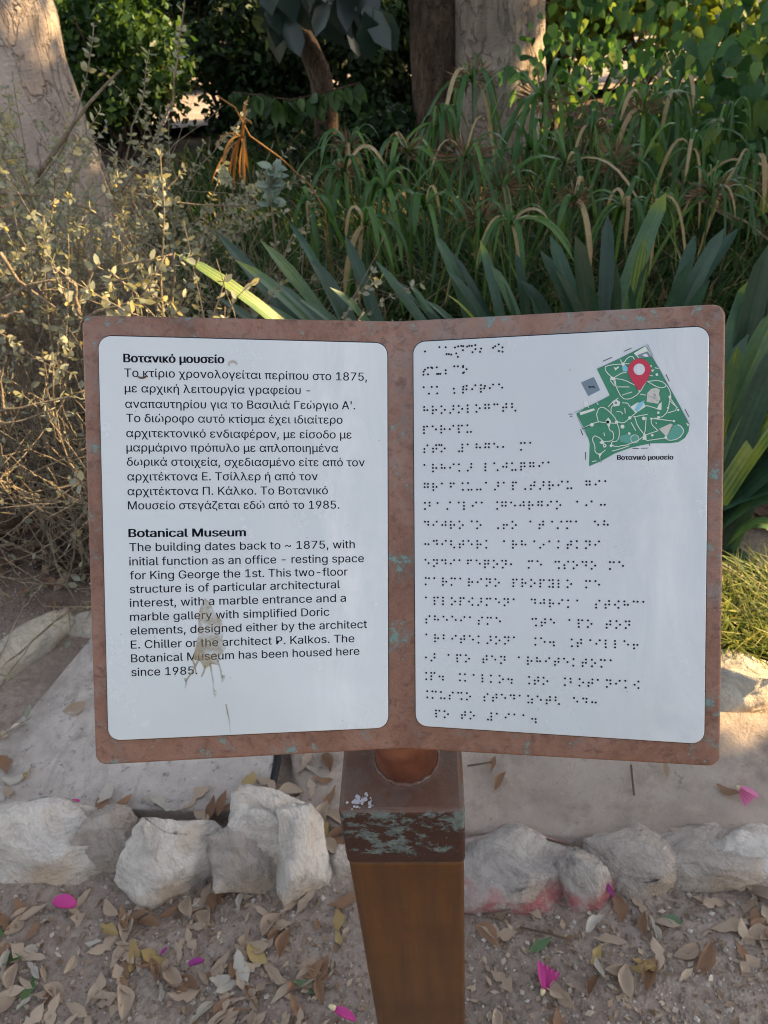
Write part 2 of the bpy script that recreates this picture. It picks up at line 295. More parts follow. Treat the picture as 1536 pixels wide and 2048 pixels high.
# ------------------------------------------------------------------ object helpers
def tag(o, label=None, cat=None, group=None, kind=None):
    if label: o['label'] = label
    if cat: o['category'] = cat
    if group: o['group'] = group
    if kind: o['kind'] = kind
    return o
def empty(name, loc, label, cat, group=None):
    o = bpy.data.objects.new(name, None); COL.objects.link(o); o.empty_display_size = .05
    o.location = Vector([float(x) for x in loc]); return tag(o, label, cat, group)
def root_loc(o):
    while o.parent: o = o.parent
    return np.array(o.location)
def mesh_obj(name, V, faces, mat, parent=None, loc=None, smooth=True, var=None, mat_idx=None):
    """V in world coordinates; faces a list of index arrays (n,k) or one list of tuples"""
    V = np.asarray(V, dtype=np.float64)
    base = root_loc(parent) if parent else (np.array(loc, float) if loc is not None else np.zeros(3))
    me = bpy.data.meshes.new(name)
    groups = faces if isinstance(faces, list) and len(faces) and isinstance(faces[0], np.ndarray) else None
    me.vertices.add(len(V)); me.vertices.foreach_set('co', (V - base).astype(np.float32).ravel())
    if groups is None:
        cnt = np.array([len(f) for f in faces]); idx = np.concatenate([np.asarray(f) for f in faces])
    else:
        groups = [g for g in groups if len(g)]
        cnt = np.concatenate([np.full(len(g), g.shape[1]) for g in groups]); idx = np.concatenate([g.ravel() for g in groups])
    me.loops.add(len(idx)); me.loops.foreach_set('vertex_index', idx.astype(np.int32))
    me.polygons.add(len(cnt)); st = np.concatenate([[0], np.cumsum(cnt)[:-1]]).astype(np.int32)
    me.polygons.foreach_set('loop_start', st); me.polygons.foreach_set('loop_total', cnt.astype(np.int32))
    me.polygons.foreach_set('use_smooth', np.full(len(cnt), smooth, dtype=bool))
    for m in (mat if isinstance(mat, (list, tuple)) else [mat]): me.materials.append(m)
    if mat_idx is not None: me.polygons.foreach_set('material_index', np.asarray(mat_idx, dtype=np.int32))
    me.update(calc_edges=True)
    if var is not None:
        a = me.attributes.new('var', 'FLOAT', 'POINT'); a.data.foreach_set('value', np.asarray(var, dtype=np.float32))
    o = bpy.data.objects.new(name, me); COL.objects.link(o)
    if parent: o.parent = parent
    else: o.location = Vector(base)
    return o
def bm_obj(name, bm, mat, parent=None, loc=None, smooth=False):
    V = np.array([v.co[:] for v in bm.verts]); bm.verts.index_update()
    F = [tuple(v.index for v in f.verts) for f in bm.faces]; bm.free()
    return mesh_obj(name, V, F, mat, parent, loc, smooth)
class Bag:
    """collects vertices, faces and the per-leaf value"""
    def __init__(s): s.V = []; s.F3 = []; s.F4 = []; s.var = []; s.n = 0
    def add(s, V, F3=None, F4=None, var=0.5):
        V = np.asarray(V, float).reshape(-1, 3)
        if F3 is not None and len(F3): s.F3.append(np.asarray(F3).reshape(-1, 3) + s.n)
        if F4 is not None and len(F4): s.F4.append(np.asarray(F4).reshape(-1, 4) + s.n)
        s.V.append(V); s.var.append(np.broadcast_to(np.asarray(var, float), (len(V),))); s.n += len(V)
    def build(s, name, mat, parent=None, loc=None, smooth=True):
        g = []
        if s.F3: g.append(np.concatenate(s.F3))
        if s.F4: g.append(np.concatenate(s.F4))
        return mesh_obj(name, np.concatenate(s.V), g, mat, parent, loc, smooth, np.concatenate(s.var))
def unit(a): return a / np.maximum(np.linalg.norm(a, axis=-1, keepdims=True), 1e-9)
def rand_dirs(n): return unit(rng.normal(size=(n, 3)))
def tube(bag, P, r, sides=6, var=.5, cap=True):
    P = np.asarray(P, float); k = len(P); r = np.broadcast_to(np.asarray(r, float), (k,))
    T = unit(np.gradient(P, axis=0)); ref = np.array([0.31, 0.17, 0.93]) if abs(T[0] @ np.array([.31, .17, .93])) < .93 else np.array([1.0, 0, 0])
    A = unit(np.cross(T, ref)); B = np.cross(T, A)
    an = np.linspace(0, 2 * np.pi, sides, endpoint=False)
    V = P[:, None, :] + r[:, None, None] * (np.cos(an)[None, :, None] * A[:, None, :] + np.sin(an)[None, :, None] * B[:, None, :])
    i = np.arange(k - 1)[:, None] * sides; j = np.arange(sides)[None, :]; j2 = (j + 1) % sides
    F = np.stack([i + j, i + j2, i + sides + j2, i + sides + j], -1).reshape(-1, 4)
    Vf = V.reshape(-1, 3); F3 = []
    if cap:
        Vf = np.concatenate([Vf, P[:1], P[-1:]]); a0, a1 = k * sides, k * sides + 1
        F3 = [(a0, (q + 1) % sides, q) for q in range(sides)] + [(a1, (k - 1) * sides + q, (k - 1) * sides + (q + 1) % sides) for q in range(sides)]
    bag.add(Vf, F3, F, var)
OVAL = (np.array([.32, .68]), np.array([.85, .80]))
HEART = (np.array([-.06, .10, .32, .58, .82]), np.array([.5, .93, 1.0, .74, .34]))
def leaves(bag, P, D, N, L, W, shape='diamond', var=None, fold=.25, droop=.0):
    """one leaf per row: base point P, direction D, facing N, length L, half width W"""
    n = len(P); D = unit(D); S = unit(np.cross(D, N)); N = np.cross(S, D)
    L = np.broadcast_to(L, (n,))[:, None]; W = np.broadcast_to(W, (n,))[:, None]
    if var is None: var = rng.random(n)
    if shape == 'diamond':
        tip = P + D * L - N * L * droop; mid = P + D * L * .45
        V = np.stack([P, mid + S * W + N * W * fold, tip, mid - S * W + N * W * fold], 1)
        b = np.arange(n)[:, None] * 4
        bag.add(V.reshape(-1, 3), np.concatenate([b + [0, 1, 2], b + [0, 2, 3]]), None, np.repeat(var, 4)); return
    ts, ws = OVAL if shape == 'oval' else HEART
    m = len(ts); rows = [P[:, None, :]]
    for tt, ww in zip(ts, ws):
        c = P + D * L * max(tt, .0 if tt > 0 else .02) - N * L * droop * tt * tt; e = P + D * L * tt - N * L * droop * tt * tt
        rows.append(np.stack([e + S * W * ww + N * W * fold * ww, c, e - S * W * ww + N * W * fold * ww], 1))
    rows.append((P + D * L - N * L * droop)[:, None, :])
    V = np.concatenate(rows, 1); q = 3 * m + 2; b = np.arange(n)[:, None] * q; F4 = []
    for i in range(m - 1):
        j = 1 + 3 * i; F4 += [b + [j, j + 3, j + 4, j + 1], b + [j + 1, j + 4, j + 5, j + 2]]
    j = 1 + 3 * (m - 1); F3 = np.concatenate([b + [0, 1, 2], b + [0, 2, 3], b + [j, q - 1, j + 1], b + [j + 1, q - 1, j + 2]])
    bag.add(V.reshape(-1, 3), F3, np.concatenate(F4), np.repeat(var, q))
def strap(bag, base, tip, lift, w, var=.4, n=11, fold=.22, side=None, flare=.5):
    """long strap leaf along a quadratic curve"""
    base = np.asarray(base, float); tip = np.asarray(tip, float)
    ctl = base * .45 + tip * .55 + np.array([0, 0, lift])
    tt = np.linspace(0, 1, n)[:, None]
    C = (1 - tt) ** 2 * base + 2 * tt * (1 - tt) * ctl + tt ** 2 * tip
    T = unit(np.gradient(C, axis=0))
    view = unit(np.array([0, 0, H]) - C) * .35 + np.array([0, 0, 1.0]) if side is None else np.asarray(side, float)
    S = unit(np.cross(T, np.broadcast_to(view, C.shape))); Nn = np.cross(S, T)
    t1 = tt[:, 0]
    ww = w * (flare + (1 - flare) * np.minimum(1, t1 * 2.5)) * np.sqrt(np.maximum(0.0, 1 - np.maximum(0, (t1 - .6) / .4) ** 3)); ww = np.maximum(ww, w * .03)[:, None]
    if n < 12:
        V = np.stack([C + S * ww + Nn * ww * fold, C, C - S * ww + Nn * ww * fold], 1).reshape(-1, 3)
        i = np.arange(n - 1)[:, None] * 3
        bag.add(V, None, np.concatenate([i + [0, 3, 4, 1], i + [1, 4, 5, 2]]), var); return
    ks = np.array([-1, -.72, -.45, -.2, 0, .2, .45, .72, 1.0]); m = len(ks)
    edge = 1 + .05 * rng.normal(size=(n, 1))
    V = np.stack([C + S * ww * edge * k + Nn * ww * fold * abs(k) for k in ks], 1).reshape(-1, 3)
    rib = np.array([.05, -.09, .06, -.09, .12, -.09, .06, -.09, .05]); vv = var + rib[None, :] + .05 * rng.normal(size=(n, 1)) + np.zeros((n, m))
    if var < .8: vv = np.clip(vv, 0, .84)
    if rng.random() < .15: vv[-1] = .97; vv[-2] = np.maximum(vv[-2], .9)
    i = np.arange(n - 1)[:, None] * m
    bag.add(V, None, np.concatenate([i + [j, j + m, j + m + 1, j + 1] for j in range(m - 1)]), vv.ravel())

# ------------------------------------------------------------------ ground
def gnoise(x, y, s): return noise.noise(Vector((x * s, y * s, 3.7)))
def ground_z(x, y):
    z = .012 * gnoise(x, y, 2.0) + .006 * gnoise(x, y, 9.0) + .003 * gnoise(x, y, 31.0)
    yl = .875 - .055 * x; z += .022 * math.exp(-((y - yl - .03) / .075) ** 2) * (1 + .6 * gnoise(x, y, 6))
    if y > 1.7: z += .05 * min(1.0, (y - 1.7) / .8) + .03 * min(1.0, (y - 1.7)) * gnoise(x, y, 1.3)
    return z
def spread(lo, hi, dense_lo, dense_hi, step, grow):
    a = list(np.arange(dense_lo, dense_hi, step)); s = step
    x = a[-1]
    while x < hi: s *= grow; x += s; a.append(x)
    x = a[0]; s = step
    while x > lo: s *= grow; x -= s; a.insert(0, x)
    return np.array(a)
gx = spread(-160, 160, -1.6, 1.6, .017, 1.12); gy = spread(-160, 160, .35, 2.6, .017, 1.12)
GV = np.array([(x, y, ground_z(x, y)) for y in gy for x in gx]); nx = len(gx)
ii = (np.arange(len(gy) - 1)[:, None] * nx + np.arange(nx - 1)[None, :]).reshape(-1, 1)
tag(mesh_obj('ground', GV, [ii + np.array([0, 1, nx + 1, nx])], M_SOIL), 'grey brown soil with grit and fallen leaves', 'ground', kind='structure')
# narrow path of packed dirt behind the row of stones
pl = [gz(*p) for p in ((560, 1440), (800, 1440), (1100, 1436), (1400, 1432), (1700, 1440), (1700, 1720), (1400, 1715), (1180, 1700), (900, 1690), (700, 1700), (600, 1640))]
bm = bmesh.new()
vs = [bm.verts.new((p[0], p[1], 0)) for p in pl]; f = bm.faces.new(vs)
bmesh.ops.triangulate(bm, faces=[f])
for _ in range(5): bmesh.ops.subdivide_edges(bm, edges=bm.edges[:], cuts=1, use_grid_fill=True)
for vv in bm.verts:
    e = .008 * gnoise(vv.co.x, vv.co.y, 14)
    if vv.is_boundary: vv.co.x += e * 2; vv.co.y += e * 2
    vv.co.z = .030 + .008 * gnoise(vv.co.x, vv.co.y, 5) + .003 * gnoise(vv.co.x, vv.co.y, 22) - (.03 if vv.is_boundary else 0)
tag(bm_obj('path', bm, M_PATH, smooth=True), 'packed brown dirt path behind the row of stones', 'path', kind='structure')
# pale far path seen through the shrubs
def sheet(name, pts, z, mat, label, cat):
    V = [(p[0], p[1], z) for p in pts]
    return tag(mesh_obj(name, V, [tuple(range(len(V)))], mat, smooth=False), label, cat, kind='structure')
sheet('far_path', [(-9, 8.3), (16, 9.6), (16, 13.2), (-9, 13.2)], (.14), M_PATH, 'pale path behind the shrubs', 'path')

# ------------------------------------------------------------------ the sign
_p = np.array([0.01205161, 0.01979239, 0.59758225, 0.05265375, 0.04721238, -0.01087631, 0.15204937, 0.33530295])
th = np.linalg.norm(_p[3:6]); kk = _p[3:6] / th; KM = np.array([[0, -kk[2], kk[1]], [kk[2], 0, -kk[0]], [-kk[1], kk[0], 0]])
RB = np.eye(3) + math.sin(th) * KM + (1 - math.cos(th)) * KM @ KM
MB = R @ RB @ np.diag([1., -1., -1.]); TB = R @ _p[:3] + np.array([0, 0, H])     # board axes (x right, y up, z out) and centre
AL, BW, BH = _p[6], .235, _p[7]
def wing(s, y, h, side=None):
    """s along the bent board (negative = left), y up, h above its face"""
    s = np.asarray(s, float); rf = .004
    sg = np.sign(s) if side is None else side
    ab = np.sqrt(s * s + rf * rf) - rf
    x = s * math.cos(AL); z = ab * math.sin(AL)
    k = s / np.sqrt(s * s + rf * rf); nx_ = -k * math.sin(AL); nz_ = np.cos(np.abs(k) * AL)
    L = np.stack([x + nx_ * h, np.broadcast_to(y, x.shape), z + nz_ * h], -1)
    return L @ MB.T + TB
def unwing(u, v, side, h=.003):
    """photo pixel -> (s, y) on the left (-1) or right (+1) half of the board, at height h above it"""
    r = ray(u, v); o = np.array([0, 0, H])
    p0 = wing(np.array(.1 * side), 0., h); px = wing(np.array(.2 * side), 0., h); py = wing(np.array(.1 * side), .1, h)
    ex, ey = (px - p0) / .1 * side, (py - p0) / .1
    nn = np.cross(ex, ey); q = o + r * ((p0 - o) @ nn / (r @ nn))
    return np.array([(q - p0) @ ex + .1 * side, (q - p0) @ ey])
base_xy = np.array([-.0018, .415])
sign = empty('info_sign', (base_xy[0], base_xy[1], 0), 'brown copper book-shaped sign on a square post, with two white plates of text and braille', 'sign')

def rounded_poly(P, r, n=6):
    P = [np.asarray(p, float) for p in P]; out = []
    for i, p in enumerate(P):
        a = unit(P[i - 1] - p); b = unit(P[(i + 1) % len(P)] - p)
        ang = math.acos(np.clip(a @ b, -1, 1)); d = r / math.tan(ang / 2)
        p1, p2 = p + a * d, p + b * d
        for k in range(n + 1):
            t_ = k / n; q = (1 - t_) ** 2 * p1 + 2 * t_ * (1 - t_) * (p * .75 + (p1 + p2) * .125) + t_ ** 2 * p2
            out.append(q)
    return out
def slab_on_board(name, outline, h0, h1, mat, bev, parent, cuts=()):
    bm = bmesh.new(); vs = [bm.verts.new((p[0], p[1], h0)) for p in outline]
    f = bm.faces.new(vs)
    if f.normal.z > 0: f.normal_flip()
    ex = bmesh.ops.extrude_face_region(bm, geom=[f]); nv = [g for g in ex['geom'] if isinstance(g, bmesh.types.BMVert)]
    for vv in nv: vv.co.z = h1
    bmesh.ops.recalc_face_normals(bm, faces=bm.faces[:])
    if bev:
        ed = [e for e in bm.edges if abs(e.verts[0].co.z - h1) < 1e-6 and abs(e.verts[1].co.z - h1) < 1e-6]
        bmesh.ops.bevel(bm, geom=ed, offset=bev, segments=3, profile=.5, affect='EDGES')
    for c in cuts: bmesh.ops.bisect_plane(bm, geom=bm.verts[:] + bm.edges[:] + bm.faces[:], plane_co=(c, 0, 0), plane_no=(1, 0, 0), dist=1e-6)
    for vv in bm.verts:
        w_ = wing(np.array(vv.co.x), vv.co.y, vv.co.z); vv.co = Vector(w_)
    bmesh.ops.triangulate(bm, faces=[f for f in bm.faces if len(f.verts) > 4])
    V = np.array([v_.co[:] for v_ in bm.verts]); bm.verts.index_update(); F = [tuple(v_.index for v_ in f.verts) for f in bm.faces]; bm.free()
    return mesh_obj(name, V, F, mat, parent, smooth=False)
tl, bl, tc, bc, tr, br = [unwing(u, v, s, 0) for u, v, s in ((163, 630, -1), (191, 1531, -1), (786, 642, -1), (799, 1498, -1), (1452, 607, 1), (1440, 1534, 1))]
tc[0] = bc[0] = 0
corner = rounded_poly([tl, bl, (bc + br) / 2 * [0, 1] + [0, 0], br, tr, (tl + tr) / 2 * [0, 1]], .0001, 1)
ol = []
for p, rr in ((tl, .008), (bl, .008), (br, .008), (tr, .008)): pass
full = rounded_poly([tl, bl, br, tr], .008, 6)
# bring the long edges through the measured fold points
half = len(full) // 4
ol = full[:2 * 7] + [np.array([0., bc[1]])] + full[2 * 7:] + [np.array([0., tc[1]])]
board = slab_on_board('board', ol, -.011, 0.0, M_COPPER, .0018, sign, cuts=(-.012, -.006, -.003, 0, .003, .006, .012))
# stiffener sheet behind the fold that carries the neck
def box_pts(bm, c, ex, ey, ez, d):
    vs = []
    for sz in (-1, 1):
        for sx_, sy_ in ((-1, -1), (1, -1), (1, 1), (-1, 1)):
            vs.append(bm.verts.new(Vector(c + ex * sx_ * d[0] + ey * sy_ * d[1] + ez * sz * d[2])))
    for q in ((0, 3, 2, 1), (4, 5, 6, 7), (0, 1, 5, 4), (1, 2, 6, 5), (2, 3, 7, 6), (3, 0, 4, 7)): bm.faces.new([vs[k] for k in q])
    return vs
bm = bmesh.new(); box_pts(bm, TB - MB[:, 2] * .0135 + MB[:, 1] * -.02, MB[:, 0], MB[:, 1], MB[:, 2], (.05, .10, .002))
bm_obj('back_bracket', bm, M_NECK, sign)
def plate(side, px, name, label):
    P = [unwing(u, v, side, .0034) for u, v in px]
    q = np.mean(P, 0); g = slab_on_board('plate_shadow_line', rounded_poly([p + unit(p - q) * .0011 for p in P], .0092, 7), .0002, .0012, M_BLACK, 0, sign)  # thin black backing drawn as the shadow line around the plate
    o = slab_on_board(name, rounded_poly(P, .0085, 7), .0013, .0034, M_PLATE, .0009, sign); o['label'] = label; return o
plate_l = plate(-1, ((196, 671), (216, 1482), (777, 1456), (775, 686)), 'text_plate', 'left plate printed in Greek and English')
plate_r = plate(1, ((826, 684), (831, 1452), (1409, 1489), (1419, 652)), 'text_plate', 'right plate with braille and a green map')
PH = .0034
# post (turned with the board)
yaw = math.atan2(MB[1, 0], MB[0, 0]); cy_, sy_ = math.cos(yaw), math.sin(yaw)
def prism(half, z0, z1, bev, segs=3):
    bm = bmesh.new(); vs = box_pts(bm, np.array([0, 0, (z0 + z1) / 2]), np.array([1., 0, 0]), np.array([0, 1., 0]), np.array([0, 0, 1.]), (half, half, (z1 - z0) / 2))
    bmesh.ops.recalc_face_normals(bm, faces=bm.faces[:])
    bmesh.ops.bevel(bm, geom=bm.edges[:], offset=bev, segments=segs, profile=.5, affect='EDGES')
    for vv in bm.verts:
        x, y, z = vv.co; vv.co = (x * cy_ - y * sy_ + base_xy[0], x * sy_ + y * cy_ + base_xy[1], z)
    return bm
bm_obj('post', prism(.0515, -.05, .8428, .004), M_POST, sign)
bm_obj('post_cap', prism(.0526, .8430, .9245, .0045), M_CAP, sign)
bag = Bag(); cxy = np.array([base_xy[0] + .004, base_xy[1]])
tube(bag, [(cxy[0], cxy[1], .92), (cxy[0], cxy[1], .96), (cxy[0], cxy[1] + .002, 1.0), (cxy[0], cxy[1] + .01, 1.045)], .0272, 36, cap=False)
Vn = np.concatenate(bag.V); pb = wing(np.array(0.), 0., -.0105); nb = MB[:, 2]
for q in Vn:                                                       # cut the top along the back of the board
    zmax = pb[2] - ((q[0] - pb[0]) * nb[0] + (q[1] - pb[1]) * nb[1]) / nb[2]
    if q[2] > zmax: q[2] = zmax
bag.V = [Vn]; bag.build('neck', M_NECK, sign)
bag = Bag(); an = np.linspace(0, 2 * np.pi, 49)
ringp = np.stack([cxy[0] + np.cos(an) * .0278, cxy[1] + np.sin(an) * .0278, .9248 + .0012 * np.sin(an * 17)], 1)
tube(bag, ringp, .0013 + .0009 * np.maximum(0, np.sin(an * 3 + .6)) + .0004 * np.sin(an * 19 + 1), 8, cap=False); bag.build('weld', M_WELD, sign)
# grey splash on the cap corner
bag = Bag()
for k in range(46):
    q = gz(725 + rng.normal() * 11, 1607 + rng.normal() * 9, .9246); a = rng.random() * 6.28; rr = rng.random() * .0016 + .0004
    an6 = np.arange(6) / 6 * 6.28; V = np.stack([q[0] + np.cos(an6) * rr * rng.uniform(.6, 1.3, 6), q[1] + np.sin(an6) * rr * rng.uniform(.6, 1.3, 6), np.full(6, .9252 + .0001 * k / 46)], 1)
    bag.add(V, [(0, 1, 2), (0, 2, 3), (0, 3, 4), (0, 4, 5)])
bag.build('splash', plain('grey_splash', (.42, .42, .45), .7, .3), sign)

# ---- writing
FONT = None
try:
    FONT = bpy.data.fonts.load(bpy.utils.system_resource('DATAFILES', path='fonts') + '/Inter.woff2')
except Exception:
    FONT = None
from mathutils.geometry import tessellate_polygon
def spline_pts(sp, n=4):
    B = sp.bezier_points; out = []
    for i in range(len(B)):
        p, q = B[i], B[(i + 1) % len(B)]; p0, p1, p2, p3 = (np.array(x[:2]) for x in (p.co, p.handle_right, q.handle_left, q.co))
        ch = np.linalg.norm(p3 - p0); m = 1 if np.linalg.norm(p1 - p0) + np.linalg.norm(p2 - p1) + np.linalg.norm(p3 - p2) < ch * 1.0005 + 1e-6 else n
        for k in range(m):
            t_ = k / m; out.append((1 - t_) ** 3 * p0 + 3 * t_ * (1 - t_) ** 2 * p1 + 3 * t_ * t_ * (1 - t_) * p2 + t_ ** 3 * p3)
    return np.array(out)
def area2(P): x, y = P[:, 0], P[:, 1]; return float((x * np.roll(y, -1) - np.roll(x, -1) * y).sum())
def inside(p, P):
    x, y = p; X, Y = P[:, 0], P[:, 1]; X2, Y2 = np.roll(X, -1), np.roll(Y, -1)
    c = ((Y > y) != (Y2 > y)); return bool((c & (x < (X2 - X) * (y - Y) / np.where(c, Y2 - Y, 1) + X)).sum() % 2)
def text_lines(name, lines, side, cap, bold, mat, parent, h):
    """lines: (text, x0, y0, x1, y1) with the baseline ends in photo pixels; cap = height of a capital"""
    obs = []
    for body, *_ in lines:
        c = bpy.data.curves.new('line', 'FONT'); c.body = body; c.size = 1.0
        if FONT: c.font = FONT
        o = bpy.data.objects.new('line', c); COL.objects.link(o); obs.append(o)
    bpy.context.view_layer.update(); dg = bpy.context.evaluated_depsgraph_get()
    VV, FF, n = [], [], 0
    for o, (body, x0, y0, x1, y1) in zip(obs, lines):
        cu = o.evaluated_get(dg).to_curve(dg); chars = {}
        for sp in cu.splines: chars.setdefault(sp.character_index, []).append(spline_pts(sp))
        o.to_curve_clear()
        allp = np.concatenate([q for L in chars.values() for q in L]); xm, xM = allp[:, 0].min(), allp[:, 0].max()
        a, b = unwing(x0, y0, side, PH), unwing(x1, y1, side, PH)
        e = b - a; ln = np.linalg.norm(e); e = e / ln; pn = np.array([-e[1], e[0]]); sy = cap / .509
        for L in chars.values():
            big = max(L, key=lambda q: abs(area2(q))); sg = np.sign(area2(big))
            outs = [q for q in L if np.sign(area2(q)) == sg]; holes = [q for q in L if np.sign(area2(q)) != sg]
            for q in outs:
                hs = [w for w in holes if inside(w[0], q)]; grp = [q] + hs
                tri = tessellate_polygon([[Vector((p[0], p[1], 0)) for p in g] for g in grp])
                Q = np.concatenate(grp)
                for dx, dy in bold:
                    P2 = a + ((Q[:, 0] - xm) / (xM - xm) * ln + dx * cap)[:, None] * e + (Q[:, 1] * sy + dy * cap)[:, None] * pn
                    VV.append(wing(P2[:, 0], P2[:, 1], PH + h))
                    for t3 in tri:
                        u_, v_ = P2[t3[1]] - P2[t3[0]], P2[t3[2]] - P2[t3[0]]; t3 = t3 if u_[0] * v_[1] - u_[1] * v_[0] > 0 else t3[::-1]
                        FF.append(tuple(i + n for i in t3))
                    n += len(Q)
    for o in obs:
        c = o.data; bpy.data.objects.remove(o); bpy.data.curves.remove(c)
    return mesh_obj(name, np.concatenate(VV), FF, mat, parent, smooth=False)
REG = [(-.013, 0), (.013, 0)]; BOLD = [(-.06, 0), (-.02, .008), (.02, -.008), (.06, 0)]
def A3(x, y): return 150 + x / 2.363, 600 + y / 2.363
def A4(x, y): return 150 + x / 2.363, 1040 + y / 2.363
def rows(conv, L): return [(b, *conv(x0, y0), *conv(x1, y1)) for b, x0, y0, x1, y1 in L]
SZ = np.linalg.norm(unwing(400, 1000, -1, PH) - unwing(400, 1016.3, -1, PH))
text_lines('greek_heading', rows(A3, [('Βοτανικό μουσείο', 231, 294, 704, 299)]), -1, SZ, BOLD, M_INK, plate_l, .00012)
text_lines('greek_text', rows(A3, [
    ('Το κτίριο χρονολογείται περίπου στο 1875,', 234, 363, 1380, 382), ('με αρχική λειτουργία γραφείου -', 236, 436, 1112, 446),
    ("αναπαυτηρίου για το Βασιλιά Γεώργιο Α'.", 238, 510, 1324, 517), ('Το διώροφο αυτό κτίσμα έχει ιδιαίτερο', 243, 577, 1264, 585),
    ('αρχιτεκτονικό ενδιαφέρον, με είσοδο με', 243, 648, 1307, 655), ('μαρμάρινο πρόπυλο με απλοποιημένα', 244, 716, 1243, 719),
    ('δωρικά στοιχεία, σχεδιασμένο είτε από τον', 246, 783, 1369, 786), ('αρχιτέκτονα Ε. Τσίλλερ ή από τον', 248, 853, 1147, 852),
    ('αρχιτέκτονα Π. Κάλκο. Το Βοτανικό', 249, 923, 1195, 918), ('Μουσείο στεγάζεται εδώ από το 1985.', 251, 990, 1249, 986)]), -1, SZ, REG, M_INK, plate_l, .00012)
text_lines('english_heading', rows(A4, [('Botanical Museum', 255, 81, 806, 77)]), -1, SZ, BOLD, M_INK, plate_l, .00012)
text_lines('english_text', rows(A4, [
    ('The building dates back to ~ 1875, with', 258, 148, 1322, 133), ('initial function as an office - resting space', 257, 215, 1365, 199),
    ('for King George the 1st. This two-floor', 260, 281, 1288, 262), ('structure is of particular architectural', 260, 346, 1252, 322),
    ('interest, with a marble entrance and a', 260, 411, 1280, 386), ('marble gallery with simplified Doric', 261, 477, 1202, 452),
    ('elements, designed either by the architect', 263, 542, 1380, 510), ('E. Chiller or the architect P. Kalkos. The', 265, 608, 1320, 577),
    ('Botanical Museum has been housed here', 266, 673, 1344, 637), ('since 1985.', 267, 738, 578, 729)]), -1, SZ, REG, M_INK, plate_l, .00012)

# ---- braille: the cells as they stand on the plate (crop origin, crop scale; first cell and last cell; cells)
CR = {'A': (835, 675, 5.2966), 'B': (835, 835, 5.2966), 'C': (1000, 900, 5.2966), 'D': (835, 985, 6.678), 'E': (1045, 1020, 6.144),
      'F': (835, 1110, 6.144), 'G': (1060, 1130, 6.144), 'H': (835, 1225, 6.144), 'I': (1060, 1225, 6.144), 'J': (835, 1325, 6.144), 'K': (1060, 1335, 6.144)}
def cp(k, x, y): o = CR[k]; return o[0] + x / o[2], o[1] + y / o[2]
CELLS = [
    ('A', 70, 737, 'A', 1002, 702, 10, '125 1235 135 345 135 123 135 1245 14 2345 126'),
    ('B', 69, 96, 'B', 529, 83, 5, '1234 15 1235 24 1234 136'),
    ('B', 73, 297, 'B', 1194, 268, 12, '234 2345 135 0 3456 1 125 1245 15 2 0 134 1'),
    ('B', 73, 502, 'B', 1290, 479, 13, '1 1235 125 24 13 345 0 123 16 245 136 12345 1245 24 1'),
    ('B', 75, 702, 'C', 1114, 329, 20, '1245 1235 1 124 46 136 36 1 345 1 1234 6 2345 345 1235 24 136 0 1245 24 1'),
    ('D', 100, 390, 'E', 1005, 140, 20, '145 24 245 1235 135 4 135 0 6 235 135 0 1 2345 4 34 134 1 0 15 125'),
    ('D', 102, 646, 'E', 897, 385, 19, '25 145 24 126 2345 15 1235 13 0 1 1235 125 4 35 1 13 2345 13 1345 24'),
    ('F', 97, 59, 'E', 1190, 643, 22, '15 1345 145 24 1 124 15 12345 135 1345 2 0 134 15 0 146 234 135 145 135 0 134 15'),
    ('F', 101, 282, 'G', 806, 196, 19, '134 1 1235 134 1 1235 24 1345 135 0 1234 1235 135 1234 13456 123 135 0 134 15'),
    ('F', 102, 521, 'G', 1394, 452, 24, '1 1234 123 135 1234 246 345 134 15 1345 1 0 145 245 1235 24 13 1 0 234 2345 246 125 14 1'),
    ('H', 108, 43, 'I', 1177, 110, 22, '234 125 15 15 24 1 234 134 15 0 0 0 146 2345 15 0 1 1234 135 0 2345 135 1345'),
    ('H', 110, 272, 'I', 1278, 356, 23, '1 1235 12 24 2345 15 13 345 135 1345 1 0 46 15 256 0 46 2345 4 24 123 123 15 235'),
    ('H', 65, 508, 'I', 990, 588, 21, '5 345 0 1 1234 135 0 2345 15 1345 0 1 1235 125 24 2345 15 13 2345 135 134 1'),
    ('J', 66, 124, 'K', 1173, 165, 23, '46 1234 256 0 46 13 1 123 13 135 256 0 46 2345 135 0 46 12 135 2345 1 1345 24 13 246'),
    ('J', 80, 351, 'K', 765, 386, 19, '46 134 136 234 146 135 0 234 2345 15 145 1 1356 15 2345 126 0 15 145 25'),
    ('J', 229, 589, 'J', 1411, 651, 11, '1234 135 0 2345 135 0 3456 1 24 1 1 256')]
RAW = {'A': '79,150 232,100 300,102 309,176 335,176 360,181 397,105 411,168 428,203 431,96 461,91 484,91 480,134 527,96 549,87 576,87 613,83 614,122 582,157 675,117 662,152 800,111 823,93 861,75 903,104 863,144 900,152 '
            '65,395 65,361 79,339 113,320 113,390 146,318 155,322 206,315 208,385 222,385 245,385 299,347 299,382 390,306 428,306 483,300 483,314 519,334 490,370 484,374 '
            '66,527 123,595 151,524 207,522 208,595 386,542 392,588 487,522 521,511 484,549 521,547 483,584 580,545 613,507 672,504 716,514 672,541 708,540 672,576 767,537 802,498 862,497 898,531',
       'B': '230,292',
       'D': '100,135 162,135 162,178 100,221 270,141 433,133 399,221 549,133 620,133 620,178 620,221 783,133 740,178 856,133 1066,130 1066,219 1132,132 1177,132 1132,177 1177,177 1250,132 1300,174 1372,172 1418,128 1418,172 1493,127 1493,172 1493,216',
       'C': '345,584 407,549 443,549 407,584 443,584 505,584 542,547 602,547 640,584 602,619 818,547 916,584 970,545 1070,580 1108,580'}
dots = []
